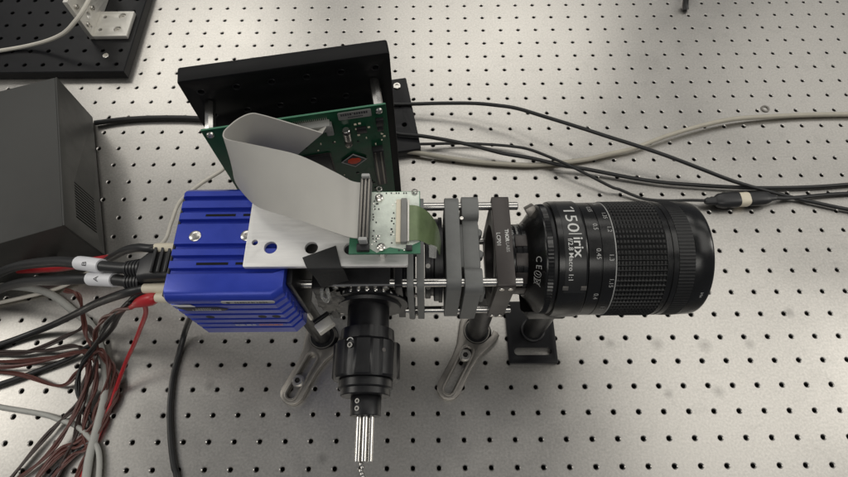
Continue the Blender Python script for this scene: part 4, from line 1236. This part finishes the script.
def fork(label, p_end, p_head, screw_t):
    """clamping fork: round slotted tail, flared head that holds a pedestal"""
    t = Thing('clamping_fork', label, 'clamp', (p_head[0], p_head[1], 0), 'steel forks clamping the posts to the table')
    e, h = Vector((*p_end, 0)), Vector((*p_head, 0))
    d = (e - h).normalized()
    L = (e - h).length
    T = frame((h.x, h.y, 5.0), d, Vector((-d.y, d.x, 0)), (0, 0, 1))
    out = []
    for k in range(9):                                             # tail end
        a = -PI / 2 + PI * k / 8
        out.append((L + 12.2 * math.cos(a), 12.2 * math.sin(a)))
    out += [(L * 0.55, 11.6), (L * 0.30, 13.5), (L * 0.12, 17.5), (-4, 21.5), (-10, 22.0), (-12.5, 18.5)]
    for k in range(9):                                             # seat of the pedestal
        a = R(110 - 27.5 * k)
        out.append((-8 + 14.6 * math.cos(a) * 1.0, 14.6 * math.sin(a)) if abs(a) < R(100) else (-12.5, math.copysign(14.0, a)))
    out += [(-12.5, -18.5), (-10, -22.0), (-4, -21.5), (L * 0.12, -17.5), (L * 0.30, -13.5), (L * 0.55, -11.6)]
    mb = MB().plate(out, [slot(L * 0.34, 0, L + 1.5, 0, 4.3)], 8.6, 1.2, T)
    t.part('body', mb, M['clamp'])
    # raised lip round the slot
    mb = MB().plate(slot(L * 0.34, 0, L + 1.5, 0, 7.2), [slot(L * 0.34, 0, L + 1.5, 0, 5.0)], 1.4, 0.4, T @ Tr(0, 0, 4.6))
    t.part('slot_rim', mb, M['clamp'])
    sx = L * 0.34 + (L * 0.66 + 1.5) * screw_t
    s = t.copies('screw', MB().lathe([(0, 0), (0, 4.9), (3.4, 4.9), (3.9, 4.4), (3.9, 2.7)], (0, 0, 0), (0, 0, 1), 18).lathe([(3.9, 2.7), (1.0, 2.5), (1.0, 0)], (0, 0, 0), (0, 0, 1), 6, 1), [M['screw'], M['bore']], [T @ Tr(sx, 0, 6.3)])
    t.copies('washer', MB().lathe([(0, 5), (0, 6.4), (0.8, 6.3), (0.8, 4.8)], (0, 0, 0), (0, 0, 1), 20), M['screw'], [T @ Tr(sx, 0, 5.4)])
    return t
fork('bare steel clamping fork in front of the blue camera, left of the lens tube', (-270.5, 70.0), (-244.7, 122.0), 0.66)
fork('bare steel clamping fork between the lens tube and the black base plate', (-113.5, 73.5), (-83.5, 128.0), 0.12)
def pedestal(label, x, y, h, r):
    t = Thing('pedestal_post', label, 'post', (x, y, 0), 'black posts carrying the optics')
    t.part('flange', MB().lathe([(0, 0), (0, 15.5), (0.4, 16), (4.0, 16), (4.4, 15.4), (10.2, 13.6), (10.4, 0)], (x, y, 0.2), (0, 0, 1), 40), M['anodized'])
    t.part('shaft', MB().lathe([(0, 0), (0, r), (h - 11, r), (h - 10.4, r - 0.6), (h - 10.4, 0)], (x, y, 10.5), (0, 0, 1), 32), M['anodized'])
    t.part('edge_ring', MB().lathe([(0, 13.0), (0.7, 13.3), (0.7, 12.4), (0, 12.4)], (x, y, 10.3), (0, 0, 1), 40), M['clamp'])
    return t
pedestal('black round post standing in the fork beside the base plate', -83.0, 131.0, 138, 10.2)
pedestal('black round post standing in the fork in front of the blue camera', -244.5, 127, 162.8, 9.0)
single('support_rod', 'thin bright steel rod rising beside the blue camera from the black post', 'rod', MB().cyl((-233, 112, 120), (-233, 110.5, 202), 1.9, 12, b=0.3), M['steel'], (-233, 112, 120))

# black tape over the plate edge, foil scrap and clear scrap below it
tp = strip([(-213.9, 113.4, 244.35), (-210.8, 106.9, 244.3), (-208.6, 104.8, 240), (-206.9, 103.6, 231.5), (-205.4, 102.5, 218)], [(-193.3, 121.5, 244.35), (-189, 107.2, 244.3), (-187.7, 106, 240), (-187.2, 105.4, 233), (-187, 105, 225.4)], 0.35, 5, 8)
single('tape', 'black cloth tape draped over the front edge of the aluminium plate', 'tape', tp, M['tape'], (-200, 110, 244))
rnd = random.Random(9)
fo = strip([(-213, 106, 205), (-213.5, 103, 195), (-214, 101.5, 184), (-209, 101, 172)], [(-196, 105, 204), (-193.5, 103.5, 195), (-192, 103.2, 186), (-198, 103, 174)], 0.3, 4, 8)
fo.v = [(x + rnd.uniform(-.5, .5), y + rnd.uniform(-.9, .9), z + rnd.uniform(-.5, .5)) for x, y, z in fo.v]
single('foil_tape', 'crumpled grey foil scrap hanging below the black tape', 'tape', fo, M['foil'], (-200, 105, 200))
single('clear_tie', 'clear plastic loop hanging below the black tape', 'tie', MB().tube([(-206.5, 104, 213), (-207, 100.5, 207), (-204.8, 98.8, 202), (-202.6, 100, 207), (-203, 104, 213)], 1.3, 8, 6), M['clear'], (-206, 104, 213))
bk = Thing('small_bracket', 'small steel bracket beside the lens tube above the fork', 'bracket', (-213, 90, 150))
T = frame((-215, 97, 150), Vector((0.8, 0.6, 0)), Vector((-0.6, 0.8, 0)), Z)
bk.part('block', MB().box(-7, 7, -4, 4, -4, 4, 0.8, 0, T), M['blasted_alu'])
bk.part('arm', MB().box(-6, 14, 5.1, 8, -3, 3, 0.6, 0, T), M['anodized'])
